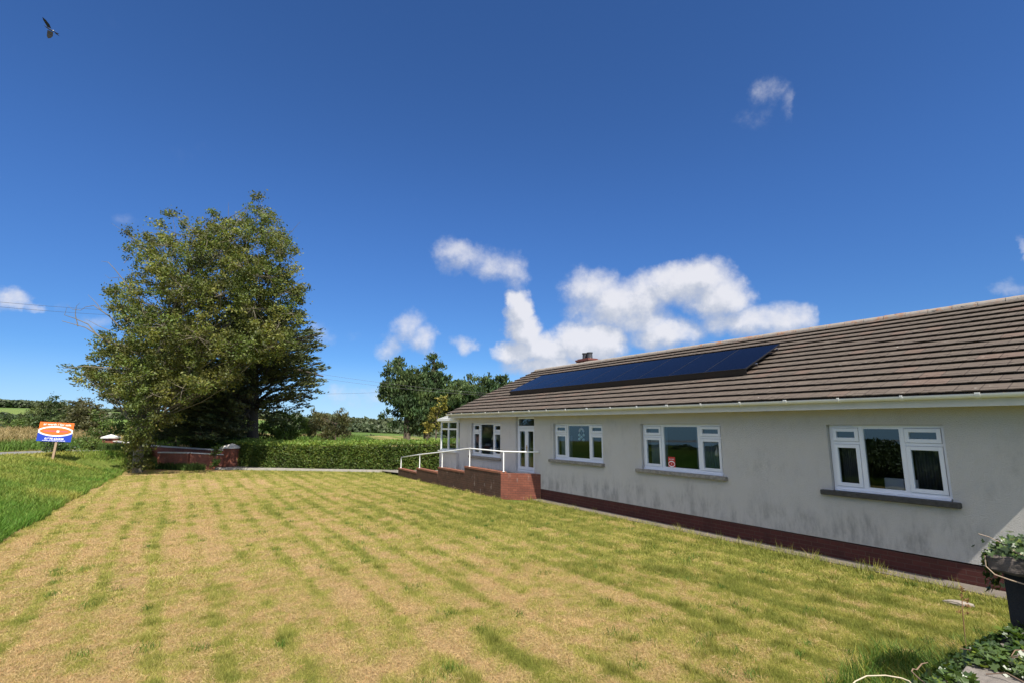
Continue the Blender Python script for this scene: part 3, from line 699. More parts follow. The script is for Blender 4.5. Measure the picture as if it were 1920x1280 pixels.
# ---------------------------------------------------------------- solar panels
def build_solar():
    m_, t, b = mat('solar_glass'); oc = t.n('ShaderNodeTexCoord').outputs['Object']; s = t.n('ShaderNodeSeparateXYZ', i={0: oc})
    def grid(v, p, w): f = t.m('FRACT', t.m('MULTIPLY', v, 1/p)); return t.m('GREATER_THAN', t.m('ABSOLUTE', t.m('SUBTRACT', f, .5)), .5-w)
    g_ = t.m('MAXIMUM', grid(s.outputs[0], .182, .012), grid(s.outputs[1], .091, .02))
    c = t.mix(t.m('MULTIPLY', g_, .5), t.mix(t.noise(oc, .8, 3), (.002, .0025, .008), (.003, .004, .012)), (.007, .009, .022))
    t.L.new(c, b.inputs['Base Color']); b.inputs['Roughness'].default_value = .10; b.inputs['IOR'].default_value = 1.13
    vy, vz = NR-OV, ZR-ZE; L = math.hypot(vy, vz); pit = math.atan2(vz, vy)
    PM = HM @ Matrix.Translation((0, OV, ZE)) @ Matrix.Rotation(pit, 4, 'X')        # local x along, y up the slope, z off the roof
    root = empty('solar_array', 'row of black solar panels mounted on the brown tiled roof', 'solar panels', PM)
    x0, x1, v0, v1 = -3.42, 6.78, 1.68, 3.46; n = 9; w = (x1-x0)/n; h = .20
    for i in range(n):
        a_ = x0+i*w+.003; b_ = x0+(i+1)*w-.003
        mb = MB(); frame_rect(mb, a_, b_, v0, v1, .010, 0, 1)
        mb.v = [(x, z, (h-.035) if y == 0 else h) for (x, y, z) in mb.v]
        fr = mb.build('solar_panel', M['black'], root)
        mb = MB(); mb.box(a_+.010, b_-.010, v0+.010, v1-.010, h-.02, h-.002); mb.build('solar_cells', m_, fr)
    for v in (v0+.35, v1-.35):
        mb = MB(); mb.box(x0-.05, x1+.10, v-.02, v+.02, h-.085, h-.04); mb.build('mounting_rail', M['black'], root)
        for k in range(10):
            xx = x0+.2+k*1.05; mb = MB(); mb.box(xx-.02, xx+.02, v-.03, v+.03, .03, h-.088); mb.build('roof_hook', M['steel'], root)
        mb = MB(); mb.box(x1+.06, x1+.105, v-.025, v+.025, h-.04, h-.015); mb.build('end_clamp', M['steel'], root)
    mb = MB(); mb.box(x0+.01, x1-.01, v0+.0, v0+.012, .03, h-.037); mb.build('front_skirt', M['black'], root)
build_solar()

# ---------------------------------------------------------------- brick ramp and handrail
def build_ramp():
    yf = -.92; th = .215
    root = empty('ramp_wall', 'stepped red brick wall of the access ramp outside the glazed door', 'ramp', HM)
    xs = [(-10.25, -8.05, .33, .30), (-8.05, -5.85, .49, .46), (-5.85, -3.56, .675, .655), (-3.56, -1.02, .86, .84)]
    mb = MB()
    for (a_, b_, h0, h1) in xs:
        mb.prism([(a_, -.05), (b_-.0005, -.05), (b_-.0005, h1-.06), (a_, h0-.06)], yf, yf+th)
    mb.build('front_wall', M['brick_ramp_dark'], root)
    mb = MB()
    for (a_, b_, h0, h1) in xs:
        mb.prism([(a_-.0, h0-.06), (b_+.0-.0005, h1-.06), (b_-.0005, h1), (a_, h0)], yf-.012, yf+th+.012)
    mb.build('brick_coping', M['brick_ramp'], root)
    # splayed end wall turning back to the house
    mb = MB(); P0 = (-1.02, yf); P1 = (-.02, -.002); u = Vector((P1[0]-P0[0], P1[1]-P0[1])).normalized(); nn = Vector((-u.y, u.x))*.2
    pts = [P0, P1, (P1[0]-.30, P1[1]), (P0[0]+.0, P0[1]+.216)]
    mb.prism([(p[0], p[1]) for p in pts], -.05, .79, 'z')
    e_ = mb.build('end_wall', None, root)
    M['brick_end'] = brickmat('end_brick', (.125, .036, .022), (.20, .062, .035), (.045, .022, .018), stain=.5, efflo=.25)
    e_.data.materials.clear(); e_.data.materials.append(M['brick_end'])
    mb = MB(); mb.prism([(-10.2, .02), (-1.9, .72), (-1.3, .72), (-1.3, .0), (-10.2, .0)], yf+th+.003, -.003); mb.prism([(-1.297, yf+th+.003), (-1.08, yf+th+.02), (-.36, -.003), (-1.297, -.003)], 0, .72, 'z'); mb.build('ramp_slab', M['concrete'], root)
    hr = empty('handrail', 'white tubular metal handrail along the top of the brick ramp wall', 'handrail', HM)
    yr = yf+.11; posts = [(-10.20, .33, .83), (-7.98, .485, 1.07), (-5.70, .67, 1.28), (-3.37, .855, 1.515), (-1.02, .84, 1.50)]
    mb = MB(); mb.tube([(x, yr, z) for (x, _, z) in posts]+[(-.06, -.10, 1.50), (-.06, -.01, 1.50)], .024, 10); mb.build('rail', M['white'], hr, smooth=True)
    for (x, z0, z1) in posts:
        mb = MB(); mb.tube([(x, yr, z0-.01), (x, yr, z1-.02)], .021, 10); mb.lathe([(.045, z0-.002), (.045, z0+.008), (.022, z0+.01)], x, yr, 10); mb.build('post', M['white'], hr)
build_ramp()

# ---------------------------------------------------------------- things seen through the windows
def curtain(x0, x1, z0, z1, y, label, amp=.035, mm=None):
    n = 60; V = []; F = []
    for i in range(n+1):
        x = x0+(x1-x0)*i/n; yy = y+amp*math.sin(i*1.15+x*3)
        V += [(x, yy, z0), (x, yy+.01, z1)]
    mb = MB(); mb.add(V, [(2*i, 2*i+2, 2*i+3, 2*i+1) for i in range(n)]); o = mb.build('curtain', mm or M['curtain'], None, smooth=True)
    o.modifiers.new('thick', 'SOLIDIFY').thickness = .004; o.matrix_world = HM
    tag(o, label, 'curtain', 'net curtains behind the windows'); return o
M['curtain_dim'] = simple('dim_net', (.10, .10, .11), .9, .1, 6)
curtain(4.42, 4.92, 1.3, 2.36, .30, 'pale net curtain behind left lights of the window with the red sticker')
curtain(5.75, 6.62, 1.3, 2.36, .42, 'pale drawn curtain on right of the window with the red sticker')
curtain(.74, 1.22, 1.34, 2.05, .30, 'pale short curtain in the lower left light of window holding the rainbow ornament')
curtain(8.98, 9.35, 1.24, 2.1, .34, 'dim grey curtain behind left light of the nearest window', mm=M['curtain_dim'])
curtain(10.12, 10.58, 1.24, 2.2, .34, 'dim grey curtain behind right light of the nearest window', mm=M['curtain_dim'])
curtain(-1.36, -1.0, .85, 2.2, .30, 'pale blue grey curtain behind left leaf of the glazed door')

EYE = lambda cx, cz, a_, b_, n=28: [(cx+a_*math.cos(t), cz+b_*(abs(math.sin(t))**1.25)*(1 if math.sin(t) > 0 else -1)) for t in [2*math.pi*i/n for i in range(n)]]
ORG = simple('sign_orange', (.86, .16, .02), .5, .03); WHT = simple('sign_white', (.84, .83, .82), .5, .03); BLU = simple('sign_blue', (.015, .05, .42), .5, .03)
RED = simple('sticker_red', (.55, .03, .02), .5, .03); PNK = simple('sign_pink', (.80, .12, .13), .5, .05)
def flat(parent, name, pts, y, mm, th=.0015):
    mb = MB(); mb.prism(pts, y-th, y, 'y'); return mb.build(name, mm, parent)
def text(parent, name, body, x, z, size, y, mm, width=None, bold=.012):
    cu = bpy.data.curves.new(name, 'FONT'); cu.body = body; cu.size = size; cu.align_x = 'CENTER'; cu.align_y = 'CENTER'; cu.extrude = .0006; cu.offset = size*bold
    tmp = bpy.data.objects.new(name, cu); C.objects.link(tmp); dg = bpy.context.evaluated_depsgraph_get(); dg.update()
    me = bpy.data.meshes.new_from_object(tmp.evaluated_get(dg)); C.objects.unlink(tmp); bpy.data.objects.remove(tmp)
    xs = [v.co.x for v in me.vertices]; k = (width/(max(xs)-min(xs))) if width else 1
    for v in me.vertices: v.co = Vector((x+v.co.x*k, y-v.co.z, z+v.co.y))
    me.materials.clear(); me.materials.append(mm); o = bpy.data.objects.new(name, me); C.objects.link(o); o.parent = parent; return o

def build_trinkets():
    r = empty('window_sticker', 'small red estate agent sticker low inside the third window from the door end', 'sticker', HM @ Matrix.Translation((5.21, .1035, 1.475)))
    flat(r, 'sticker_sheet', [(-.105, -.14), (.105, -.14), (.105, .14), (-.105, .14)], 0, RED)
    flat(r, 'white_eye', EYE(0, -.03, .104, .075), -.003, WHT); flat(r, 'red_eye', EYE(0, -.03, .088, .050), -.006, RED)
    flat(r, 'white_mark', [(-.01, -.04), (.01, -.04), (.01, -.02), (-.01, -.02)], -.009, WHT); flat(r, 'foot_band', [(-.105, -.14), (.105, -.14), (.105, -.115), (-.105, -.115)], -.003, BLU)
    text(r, 'lettering', 'for sale', 0, .085, .045, -.004, WHT, .15)
    # rainbow sun catcher
    r = empty('sun_catcher', 'stained glass rainbow sun catcher hung in the window beside the door', 'ornament', HM @ Matrix.Translation((1.80, .20, 2.18)))
    for k, (ra, cc) in enumerate(((.115, (.75, .55, .6)), (.092, (.8, .7, .6)), (.069, (.6, .75, .75)))):
        mb = MB(); mb.tube([(ra*math.cos(t), 0, ra*math.sin(t)) for t in [math.pi*i/10 for i in range(11)]], .011, 6); mb.build('rainbow_band', simple('glass_band', cc, .4), r)
    for i, (dx, dz) in enumerate(((-.1, -.10), (.1, -.10), (0, -.16), (-.1, -.22), (.09, -.24))):
        mb = MB(); mb.lathe([(.005, dz-.04), (.035, dz-.02), (.04, dz), (.03, dz+.03), (.004, dz+.05)], dx, 0, 8)
        mb.tube([(dx, 0, dz+.04), (dx*.9, 0, .02)], .002, 4); mb.build('drop', simple('glass_drop', (.55, .75, .72), .3), r)
    mb = MB(); mb.tube([(0, 0, .11), (0, 0, .22)], .002, 4); mb.build('cord', M['steel'], r)
    # teardrop ornament
    r = empty('hanging_ornament', 'pale teardrop ornament hanging in right light of window with red sticker', 'ornament', HM @ Matrix.Translation((6.42, .2, 1.78)))
    mb = MB(); mb.lathe([(.004, -.10), (.04, -.09), (.055, -.05), (.035, .02), (.012, .09), (.004, .13)], 0, 0, 12); mb.build('drop', simple('shell', (.6, .56, .48), .5), r, smooth=True)
    mb = MB(); mb.tube([(-.05, 0, -.1), (-.04, 0, .06), (0, 0, .14), (0, 0, .36)], .003, 4); mb.build('cord', M['bark'], r)
    # table lamp and things in the far window
    r = empty('table_lamp', 'cream shaded table lamp standing inside the window left of the door', 'lamp', HM @ Matrix.Translation((-3.62, .55, 1.20)))
    mb = MB(); mb.lathe([(.22, .62), (.12, .92), (.115, .92)], 0, 0, 20); mb.build('lamp_shade', simple('shade_cloth', (.72, .66, .5), .8), r)
    mb = MB(); mb.lathe([(.09, .0), (.09, .03), (.02, .05), (.07, .25), (.06, .42), (.015, .5), (.012, .66)], 0, 0, 16); mb.build('lamp_base', simple('blue_glaze', (.05, .12, .25), .2), r, smooth=True)
    r = empty('side_table', 'dark wooden table carrying the lamp behind window left of the door', 'table', HM @ Matrix.Translation((-3.6, .6, .78)))
    mb = MB(); mb.box(-.45, .45, -.22, .28, .38, .42); mb.build('tabletop', M['bark'], r)
    for sx in (-.4, .4):
        for sy in (-.17, .23): mb = MB(); mb.box(sx-.02, sx+.02, sy-.02, sy+.02, 0, .38); mb.build('leg', M['bark'], r)
    r = HM @ Matrix.Translation((-3.95, .52, 1.20)); mb = MB(); mb.prism([(-.12, 0), (.12, 0), (.05, .30), (-.05, .30)], -.02, .02); o = mb.build('white_card', WHT); o.matrix_world = r; tag(o, 'white folded card standing beside the table lamp', 'card')
    # chairs behind nearest window
    for i, (x, lab) in enumerate(((9.62, 'white padded chair back low inside nearest window, the left one'), (9.98, 'white padded chair back low inside nearest window, the right one'))):
        r = empty('chair', lab, 'chair', HM @ Matrix.Translation((x, .75, .78)), group='white chairs behind nearest window')
        mb = MB(); mb.box(-.15, .15, -.03, .03, .46, .66); mb.build('backrest', WHT, r, bevel=.01)
        mb = MB(); mb.box(-.18, .18, .03, .40, .33, .40); mb.build('seat', WHT, r, bevel=.01)
        for sx in (-.15, .15):
            for sy in (0, .36): mb = MB(); mb.box(sx-.015, sx+.015, sy-.015, sy+.015, 0, .46 if sy == 0 else .33); mb.build('leg', M['bark'], r)
    mb = MB(); mb.box(1.1, 1.75, .30, .44, 1.33, 1.37); o = mb.build('shelf', simple('pale_shelf', (.7, .66, .5), .6)); o.matrix_world = HM; tag(o, 'pale narrow shelf just inside window beside the door', 'shelf')
build_trinkets()

# ---------------------------------------------------------------- for sale board
def build_sign():
    Y = 22.6; b0 = onz(98, 859, .8); Yb = b0.y; z0 = hz(b0.x, b0.y)
    tilt = Matrix.Rotation(R(3.5), 4, 'Y')
    Msg = Matrix.Translation((b0.x, b0.y, z0-.05)) @ Matrix.Rotation(R(22), 4, 'Z') @ tilt
    k = b0.y/FPX
    r = empty('sale_board', 'tilted orange, white and blue estate agent board on a wooden post', 'sign', Msg)
    mb = MB(); mb.box(-.045, .045, .0, .07, -.3, 1.75); mb.build('post', simple('weathered_timber', (.36, .25, .16), .85, .3, 6, bump=.4), r)
    zb, W, Hh = .95, 1.78, 1.12
    bd = empty('board', None, None); bd.parent = r; bd.location = (-.10, -.02, zb); bd.scale = (.74, 1, .80)
    w2_, h_ = W/2, Hh
    mb = MB(); mb.box(-w2_, w2_, 0, .012, 0, h_); mb.build('board_panel', WHT, bd)
    ow, oh = w2_, .36
    cz = .60
    ey = [p for p in EYE(0, cz, w2_*1.08, .31, 60)]
    top = [(p[0], p[1]) for p in ey if p[1] > cz+.02 and abs(p[0]) < w2_]; top = sorted(top); bot = sorted([(p[0], p[1]) for p in ey if p[1] < cz-.02 and abs(p[0]) < w2_])
    flat(bd, 'orange_band', [(-w2_, h_), (-w2_, top[0][1])]+top+[(w2_, top[-1][1]), (w2_, h_)], -.002, ORG)
    flat(bd, 'blue_band', [(-w2_, 0), (-w2_, bot[0][1])]+bot+[(w2_, bot[-1][1]), (w2_, 0)], -.002, BLU)
    flat(bd, 'orange_eye', EYE(0, cz, w2_*.93, .22, 40), -.004, ORG)
    text(bd, 'heading', 'ar werth / for sale', .02, h_-.125, .17, -.005, WHT, 1.42, .02)
    flat(bd, 'pink_band', [(-.62, cz-.035), (.62, cz-.035), (.62, cz+.045), (-.62, cz+.045)], -.006, PNK)
    flat(bd, 'white_mark', [(.05, cz-.06), (.19, cz-.06), (.19, cz+.055), (.05, cz+.055)], -.008, WHT)
    text(bd, 'phone_number', '01970 624328', 0, .155, .155, -.005, WHT, .98, .03)
    text(bd, 'web_address', 'www.property.co.uk', 0, .055, .085, -.005, WHT, 1.22, .02)
build_sign()

# ---------------------------------------------------------------- foliage tools
def rand_unit(n):
    v = rng.normal(size=(n, 3)); return v/np.linalg.norm(v, axis=1)[:, None]
def leaf_quads(Cn, size, aspect=.55, axis=None, axw=0.0, up=.0):
    """rhombic leaves at Cn; axis: per-leaf preferred long direction"""
    n = len(Cn); t = rand_unit(n)
    if axis is not None: t = t*(1-axw)+axis*axw; t /= np.linalg.norm(t, axis=1)[:, None]+1e-9
    nn = rand_unit(n); nn[:, 2] = np.abs(nn[:, 2])+up; b = np.cross(nn, t); b /= np.linalg.norm(b, axis=1)[:, None]+1e-9
    size = np.broadcast_to(size, (n,))[:, None]; a_ = t*size*.5; w_ = b*size*.5*aspect
    return np.stack([Cn-a_, Cn-w_+a_*.1, Cn+a_, Cn+w_+a_*.1], 1)
def twig(mb, p0, p1, r0, r1, wob=.08, k=5, n=5):
    p0, p1 = Vector(p0), Vector(p1); L = (p1-p0).length; pts = []
    off = Vector(rand_unit(1)[0])*wob*L
    for i in range(n):
        t = i/(n-1); pts.append(p0.lerp(p1, t)+off*math.sin(math.pi*t)+Vector(rand_unit(1)[0])*wob*.25*L*(0 < i < n-1))
    mb.tube(pts, [r0+(r1-r0)*i/(n-1) for i in range(n)], k, cap=False); return pts

def crown_tree(name, label, cat, base, Y, trunk, clumps, leafm, barkm, leaf=.16, per=26, sub=.32, dens=1.0, depth=.85, group=None,
               axis_mode=None, aspect=.55, tint=(.6, 1.25), holes=.0, trunk_r=.3, extra=None, hub=None):
    """clumps: (px, py, rpx) outlines as seen, spread in depth to make a round crown"""
    base = Vector(base); root = empty(name, label, cat, loc=base, group=group)
    k = Y/FPX; mb = MB(); tp = [Vector(p) for p in trunk]
    n = len(tp); mb.tube([p-base for p in tp], [trunk_r*(1-.75*i/(n-1)) for i in range(n)], 10, cap=False)
    xs = np.array([c[0] for c in clumps]); cxm = xs.mean(); wid = (xs.max()-xs.min())/2+1
    LV = []; LT = []
    for ci, c in enumerate(clumps):
        px, py, rp = c[:3]; dn = c[3] if len(c) > 3 else 1.0
        rel = min(1, abs(px-cxm)/wid); md = wid*k*depth*math.sqrt(max(.05, 1-rel*rel))
        copies = 1 if rp < 20 else (3 if rp < 38 else 4)
        for q in range(copies):
            dy = 0 if copies == 1 else (-md*.9, 0, md*.75, md*.2)[q]*random.uniform(.6, 1.0)
            if copies == 1: dy = random.uniform(-.5, .5)*md
            cc = at(px+random.uniform(-.2, .2)*rp*(copies > 1), py+random.uniform(-.12, .12)*rp*(copies > 1), Y+dy)
            cc = Vector(cc); rad = rp*(Y+dy)/FPX
            # limb
            j = min(n-1, max(1, int(n*.35+n*.5*random.random())))
            if hub: src = Vector(hub[random.randrange(len(hub))])
            else: src = min(tp[1:], key=lambda p: abs(p.z-(cc.z-(cc.xy-p.xy).length*.55)))
            twig(mb, src-base, cc-base, max(.02, trunk_r*.12), .010, .07, 5, 6)
            ns = max(4, int(dn*dens*(rad/sub)**2*1.25))
            dirs = rand_unit(ns); rr = rad*(.35+.65*rng.random(ns)**.5)
            sc_ = np.array(cc)[None]+dirs*rr[:, None]*np.array([1, 1, .85])
            for s_, dd in zip(sc_, dirs):
                if random.random() < holes: continue
                if random.random() < .55: twig(mb, cc-base, Vector(s_)-base+Vector(dd)*.1, .018, .005, .1, 3, 3)
                m_ = max(4, int(per*random.uniform(.5, 1.3))); P = rng.normal(size=(m_, 3))*sub*np.array([.52, .52, .36])*random.uniform(.7, 1.2)+s_
                ax = None; aw = 0
                if axis_mode == 'spray':
                    o_ = s_-np.array([tp[0].x, tp[0].y, s_[2]]); o_[2] = 0; o_ = o_/(np.linalg.norm(o_)+1e-6); ax = np.array([o_[0], o_[1], .12])[None]; aw = .72
                    P = s_+ax*(rng.random((m_, 1))-.3)*sub*2.6+rng.normal(size=(m_, 3))*sub*np.array([.25, .25, .13])
                elif axis_mode == 'upright': ax = np.array([[dd[0]*.5, dd[1]*.5, .9]]); aw = .62
                LV.append(leaf_quads(P, leaf*(.6+.7*rng.random(m_)), aspect, ax, aw)-np.array(base))
                tb = random.uniform(*tint); LT.append(np.full(m_, tb)*(.8+.4*rng.random(m_)))
    if extra: extra(mb, base)
    mb.build('trunk', barkm, root, smooth=True)
    V = np.concatenate(LV); T = np.concatenate(LT); warm = rng.random(len(T))
    T3 = np.stack([T*(1+.25*(warm-.5)), T, T*(1-.2*(warm-.5))], 1)
    npmesh('crown', V.reshape(-1, 3), 4, leafm, root, T3)
    return root

def build_trees():
    ASH = leafmat('ash_leaf', (.098, .130, .028), (.165, .165, .040), .34)
    CON = leafmat('cypress_spray', (.062, .088, .034), (.115, .128, .055), .15, rough=.7)
    # --- big ivy clad ash
    Y = 26.2; b = onz(258, 883, .05); b = Vector((b.x, b.y, 0)); Y = b.y
    cl = [(484,372,9),(474,388,13),(458,412,20),(500,402,20),(440,450,32),(498,440,34),(532,440,13),(523,470,30),(548,505,16,.8),(563,535,12),(540,550,28),(500,520,44),(480,580,50),
          (400,402,9,.7),(390,430,20,.7),(422,430,22,.8),(322,402,12),(300,425,17,.8),(365,438,20,.7),(412,425,20,.7),(385,455,22,.7),(548,470,14,.8),(556,555,14,.8),(345,420,14,.8),(242,442,17,1.2),(236,467,12,1.2),(272,470,22,1),(268,445,14,1),(312,460,28,1),(290,495,28,1),(250,490,16,1),(225,575,20,1),(240,540,22,1),(352,480,34,.8),(400,480,40,.85),
          (450,500,44),(262,515,18,.7),(232,600,18,.8),(235,560,14,.6),(222,660,24),(255,660,30),(270,630,30),(160,700,20),(190,715,22),(215,740,20),(245,735,26),(275,700,34),(350,690,36),(380,720,28),(550,590,22),(535,640,22),(480,640,40),(430,700,30),(300,520,34,.85),(350,545,48),(420,560,54),(218,545,15,.8),(205,545,8),(250,560,24,.8),(250,600,32,.9),(310,610,48),(380,630,56),(450,650,50),
          (212,640,22),(190,665,20),(180,690,18),(232,690,30),(300,690,42),(340,730,38),(285,740,32,1.2),(262,765,24,1.2),(300,790,22,1),(250,720,26),(330,780,18,.8),(265,800,24,1.6),(262,820,20,1.8),(260,840,18,2),(257,858,16,2),(252,872,14,2),(270,870,12,2),(245,850,14,1.5),(278,835,14,1.5),(525,610,26),(505,650,30)]
    tr = [b-Vector((0, 0, .1)), at(262, 800, Y), at(285, 700, Y), at(320, 600, Y+.3), at(350, 520, Y+.5), at(380, 450, Y+.6)]
    def bare(mb, base):
        def br(pts, r0):
            P = [at(x, y, Y-1+d) for x, y, d in pts]; mb.tube([p-base for p in P], [r0*(1-.8*i/(len(P)-1)) for i in range(len(P))], 5, cap=False); return P
        br([(300, 690, 0), (235, 650, -.5), (200, 640, -1), (181, 627, -1.2), (160, 614, -1.4), (116, 602, -1.5)], .06)
        br([(181, 627, -1.2), (165, 608, -1.3), (140, 597, -1.3), (121, 591, -1.4), (125, 578, -1.4)], .03)
        br([(146, 612, -1.3), (141, 590, -1.3), (143, 575, -1.3), (150, 568, -1.3)], .022)
        br([(230, 620, -.5), (205, 593, -.8), (190, 583, -1), (176, 573, -1), (160, 576, -1.2), (152, 582, -1.2)], .035)
        br([(190, 583, -1), (182, 570, -1), (172, 560, -1), (165, 553, -1)], .02)
        br([(152, 582, -1.2), (135, 580, -1.3), (125, 572, -1.3)], .015)
        br([(206, 620, -1), (186, 612, -1), (168, 602, -1), (158, 598, -1)], .018)
        br([(262, 560, 0), (235, 530, -.3), (215, 505, -.5), (203, 492, -.6), (190, 490, -.6)], .03); br([(225, 520, -.4), (205, 522, -.5), (196, 515, -.6)], .014)
        br([(330, 740, 0), (270, 720, -.4), (215, 690, -.8), (160, 686, -1.1), (118, 690, -1.3)], .06)
        for x0, y0, x1, y1 in ((330,480,318,388),(360,470,352,396),(400,450,408,392),(430,440,428,380),(480,420,486,366),(450,430,462,385),(300,470,262,425),(280,500,238,436),(520,470,545,432),(545,540,572,520),(500,440,528,405),(380,470,384,400)):
            twig(mb, at(x0, y0, Y)-base, at(x1, y1, Y-.3)-base, .02, .004, .06, 4, 6)
        for i in range(34):
            x0 = random.uniform(230, 540); y0 = random.uniform(430, 640)
            twig(mb, at(x0, y0, Y-random.uniform(1, 3.2))-base, at(x0+random.uniform(-40, 40), y0-random.uniform(15, 60), Y-random.uniform(1.5, 3.8))-base, .014, .004, .06, 4, 5)
    crown_tree('ash_tree', 'tall broad ash tree with ivy clad trunk at the lawn corner', 'tree', b, Y, tr, cl, ASH, M['bark_ash'], leaf=.135, per=52, sub=.31, dens=1.6, depth=.62, holes=.08, trunk_r=.24, extra=bare, tint=(.38, 1.5))
    # --- conifer behind it
    Yc = 33.0; b = Vector((at(478, 800, Yc).x, Yc, hz(at(478, 800, Yc).x, Yc)-.1))
    cl = [(556,602,16,.8),(575,622,16,.8),(535,600,22),(560,640,26,.8),(588,655,14,.7),(572,675,24,.8),(590,690,12,.6),(575,712,20,.8),(585,742,16,.7),(560,760,18,.7),(540,690,34,.9),(545,735,24,.8),(520,640,38),
          (500,690,42),(490,600,44),(450,640,48),(460,700,46),(440,740,40),(510,745,24,.6),(400,700,46),(400,760,38),(350,700,42),(350,760,34),(430,790,26),(330,800,24),(380,800,30),(300,740,32),(290,790,20),(455,800,26),(400,800,34,1.3),(430,770,34,1.3),(350,790,30,1.3),(500,765,20),(515,785,16),(445,815,22,1.2),(310,800,24,1.2),(380,770,34,1.2),
          (165,695,16,.8),(135,693,12,.8),(205,705,22),(160,715,14,.8),(215,735,18),(240,740,26),(250,690,26),(350,640,40),(300,650,30)]
    tr = [b, at(474, 760, Yc), at(478, 700, Yc), at(480, 640, Yc), at(478, 590, Yc)]
    def cbare(mb, base):
        for pts in ([(476,770,0),(500,752,-1),(530,748,-1.5),(560,742,-2)], [(476,760,0),(505,735,-1),(550,722,-1),(590,712,-1)], [(475,745,0),(440,735,-1),(400,740,-1),(370,760,-1)],
                    [(476,740,0),(520,715,0),(570,690,0),(604,677,0)], [(472,790,0),(455,760,-1),(430,735,-1.5)], [(474,780,.5),(448,770,0),(420,775,0)], [(480,690,0),(540,640,0),(595,628,0)], [(478,720,0),(550,690,-.5),(606,705,-.5)]):
            P = [at(x, y, Yc+d)-base for x, y, d in pts]; mb.tube(P, [.12, .08, .05, .012][:len(P)], 6, cap=False)
    crown_tree('cypress_tree', 'dark cypress with spreading layered branches behind the ash tree', 'tree', b, Yc, tr, cl, CON, M['bark_dark'], leaf=.24, per=36, sub=.36, dens=2.2, depth=.5, axis_mode='spray', aspect=.34, holes=.05, trunk_r=.40, extra=cbare, tint=(.5, 1.25))
    # --- trees behind the house
    CY = leafmat('yew_spray', (.040, .078, .026), (.080, .115, .036), .15, rough=.7)
    Yd = 40.0
    def tree(label, x, pts, Yq, m_, lab2='cypress_tree', **kw):
        bb = Vector((at(x, 800, Yq).x, Yq, -.05)); t0 = [bb]+[at(px, py, Yq) for px, py in pts[0]]
        return crown_tree(lab2, label, 'tree', bb, Yq, t0, pts[1], m_, M['bark'], **kw)
    kw = dict(leaf=.28, per=36, sub=.34, dens=3.0, depth=.55, axis_mode='upright', aspect=.42, holes=.08, trunk_r=.3, tint=(.5, 1.35))
    tree('dark cypress with ragged left side standing behind the hedge', 764, ([(764,780),(765,740),(755,700),(748,680)],
         [(745,674,8),(742,688,14),(755,700,18),(728,700,12),(722,728,12),(745,725,24),(770,715,20),(715,738,8),(728,748,14),(760,750,22),(735,775,10,.7),(720,779,6),(745,790,13,.7),(752,770,12,.6),(775,740,24),(780,700,14),(775,770,22),(772,800,16)]), Yd, CY, **kw)
    tree('tallest dark cypress with a tufted top behind the bungalow', 800, ([(802,780),(806,740),(812,700),(814,675)],
         [(812,672,11),(806,690,16),(824,685,9),(815,712,20),(796,712,16),(835,715,16),(800,745,28),(835,745,26),(815,775,26),(790,790,24),(782,762,16)]), Yd+1.5, CY, **kw)
    tree('rounded dark green tree between the cypresses and the roof', 865, ([(866,770),(868,740)],
         [(862,722,15),(880,712,11),(850,738,18),(880,738,22),(865,765,24),(840,775,20),(895,735,14),(850,800,20)]), Yd+3, CY, **kw)
    tree('dark green tree showing just above the left end of the roof', 925, ([(925,760),(928,730)],
         [(908,712,12),(925,715,16),(945,712,13),(902,730,16),(935,735,20),(955,722,9),(915,750,20)]), Yd+4, CY, **kw)
    GOLD = leafmat('gold_leaf', (.16, .16, .03), (.28, .23, .04), .3)
    k2 = dict(kw); k2.update(leaf=.17, sub=.24, dens=2.2, axis_mode=None, trunk_r=.07, aspect=.6, depth=.6, tint=(.6, 1.2))
    tree('golden yellow leaved shrub in front of the dark cypresses', 818, ([(818,790),(820,775)], [(806,792,10),(815,775,12),(828,765,10),(838,782,10),(822,800,12),(808,806,8),(832,750,8,.6)]), 33.5, GOLD, 'golden_shrub', **k2)
    GR = leafmat('shrub_leaf', (.075, .125, .024), (.125, .165, .035), .3)
    OL = leafmat('olive_leaf', (.085, .090, .035), (.130, .120, .050), .3)
    VD = leafmat('deep_green_leaf', (.028, .060, .014), (.055, .085, .022), .2, rough=.4)
    DK = leafmat('dark_leaf', (.045, .075, .020), (.085, .105, .030), .25)
    def shrub(label, x, yb, Yq, cl, m_, **kk):
        bb = at(x, yb, Yq); bb = Vector((bb.x, Yq, hz(bb.x, Yq)-.05)); top = min(c[1] for c in cl)
        p = dict(leaf=.18, per=30, sub=.28, dens=3.0, depth=.5, axis_mode=None, aspect=.5, holes=.1, trunk_r=.07, tint=(.55, 1.35)); p.update(kk)
        return crown_tree('shrub', label, 'shrub', bb, Yq, [bb, bb.lerp(at(x, (yb+top)/2, Yq), .6), at(x, (yb+top)/2, Yq)], cl, m_, M['bark'], **p)
    shrub('feathery willow bush with wispy tips behind the middle of the hedge', 630, 815, 38, [(590,800,18),(605,785,14),(590,775,8,.7),(580,808,14),(625,800,18),(640,785,14),(637,772,8,.7),(648,795,10,.8),(615,812,18),(645,812,14)], OL, axis_mode='upright', aspect=.28, leaf=.24)
    shrub('pale green willow bush behind the left part of the hedge', 535, 815, 37, [(500,805,18),(520,795,18),(545,785,16),(540,770,9,.8),(560,800,18),(490,815,14),(530,812,20),(568,790,10),(505,785,10,.8)], GR, axis_mode='upright', aspect=.3, leaf=.22)
    shrub('bushy hedgerow tree behind the sale board, the one on the left', 85, 800, 44, [(90,754,12,.8),(104,750,11,.8),(75,772,16),(100,768,18),(118,766,14),(130,782,16),(85,790,20),(110,792,20),(66,790,14),(60,808,16),(80,812,16),(100,815,16),(125,808,16),(45,812,12)], DK)
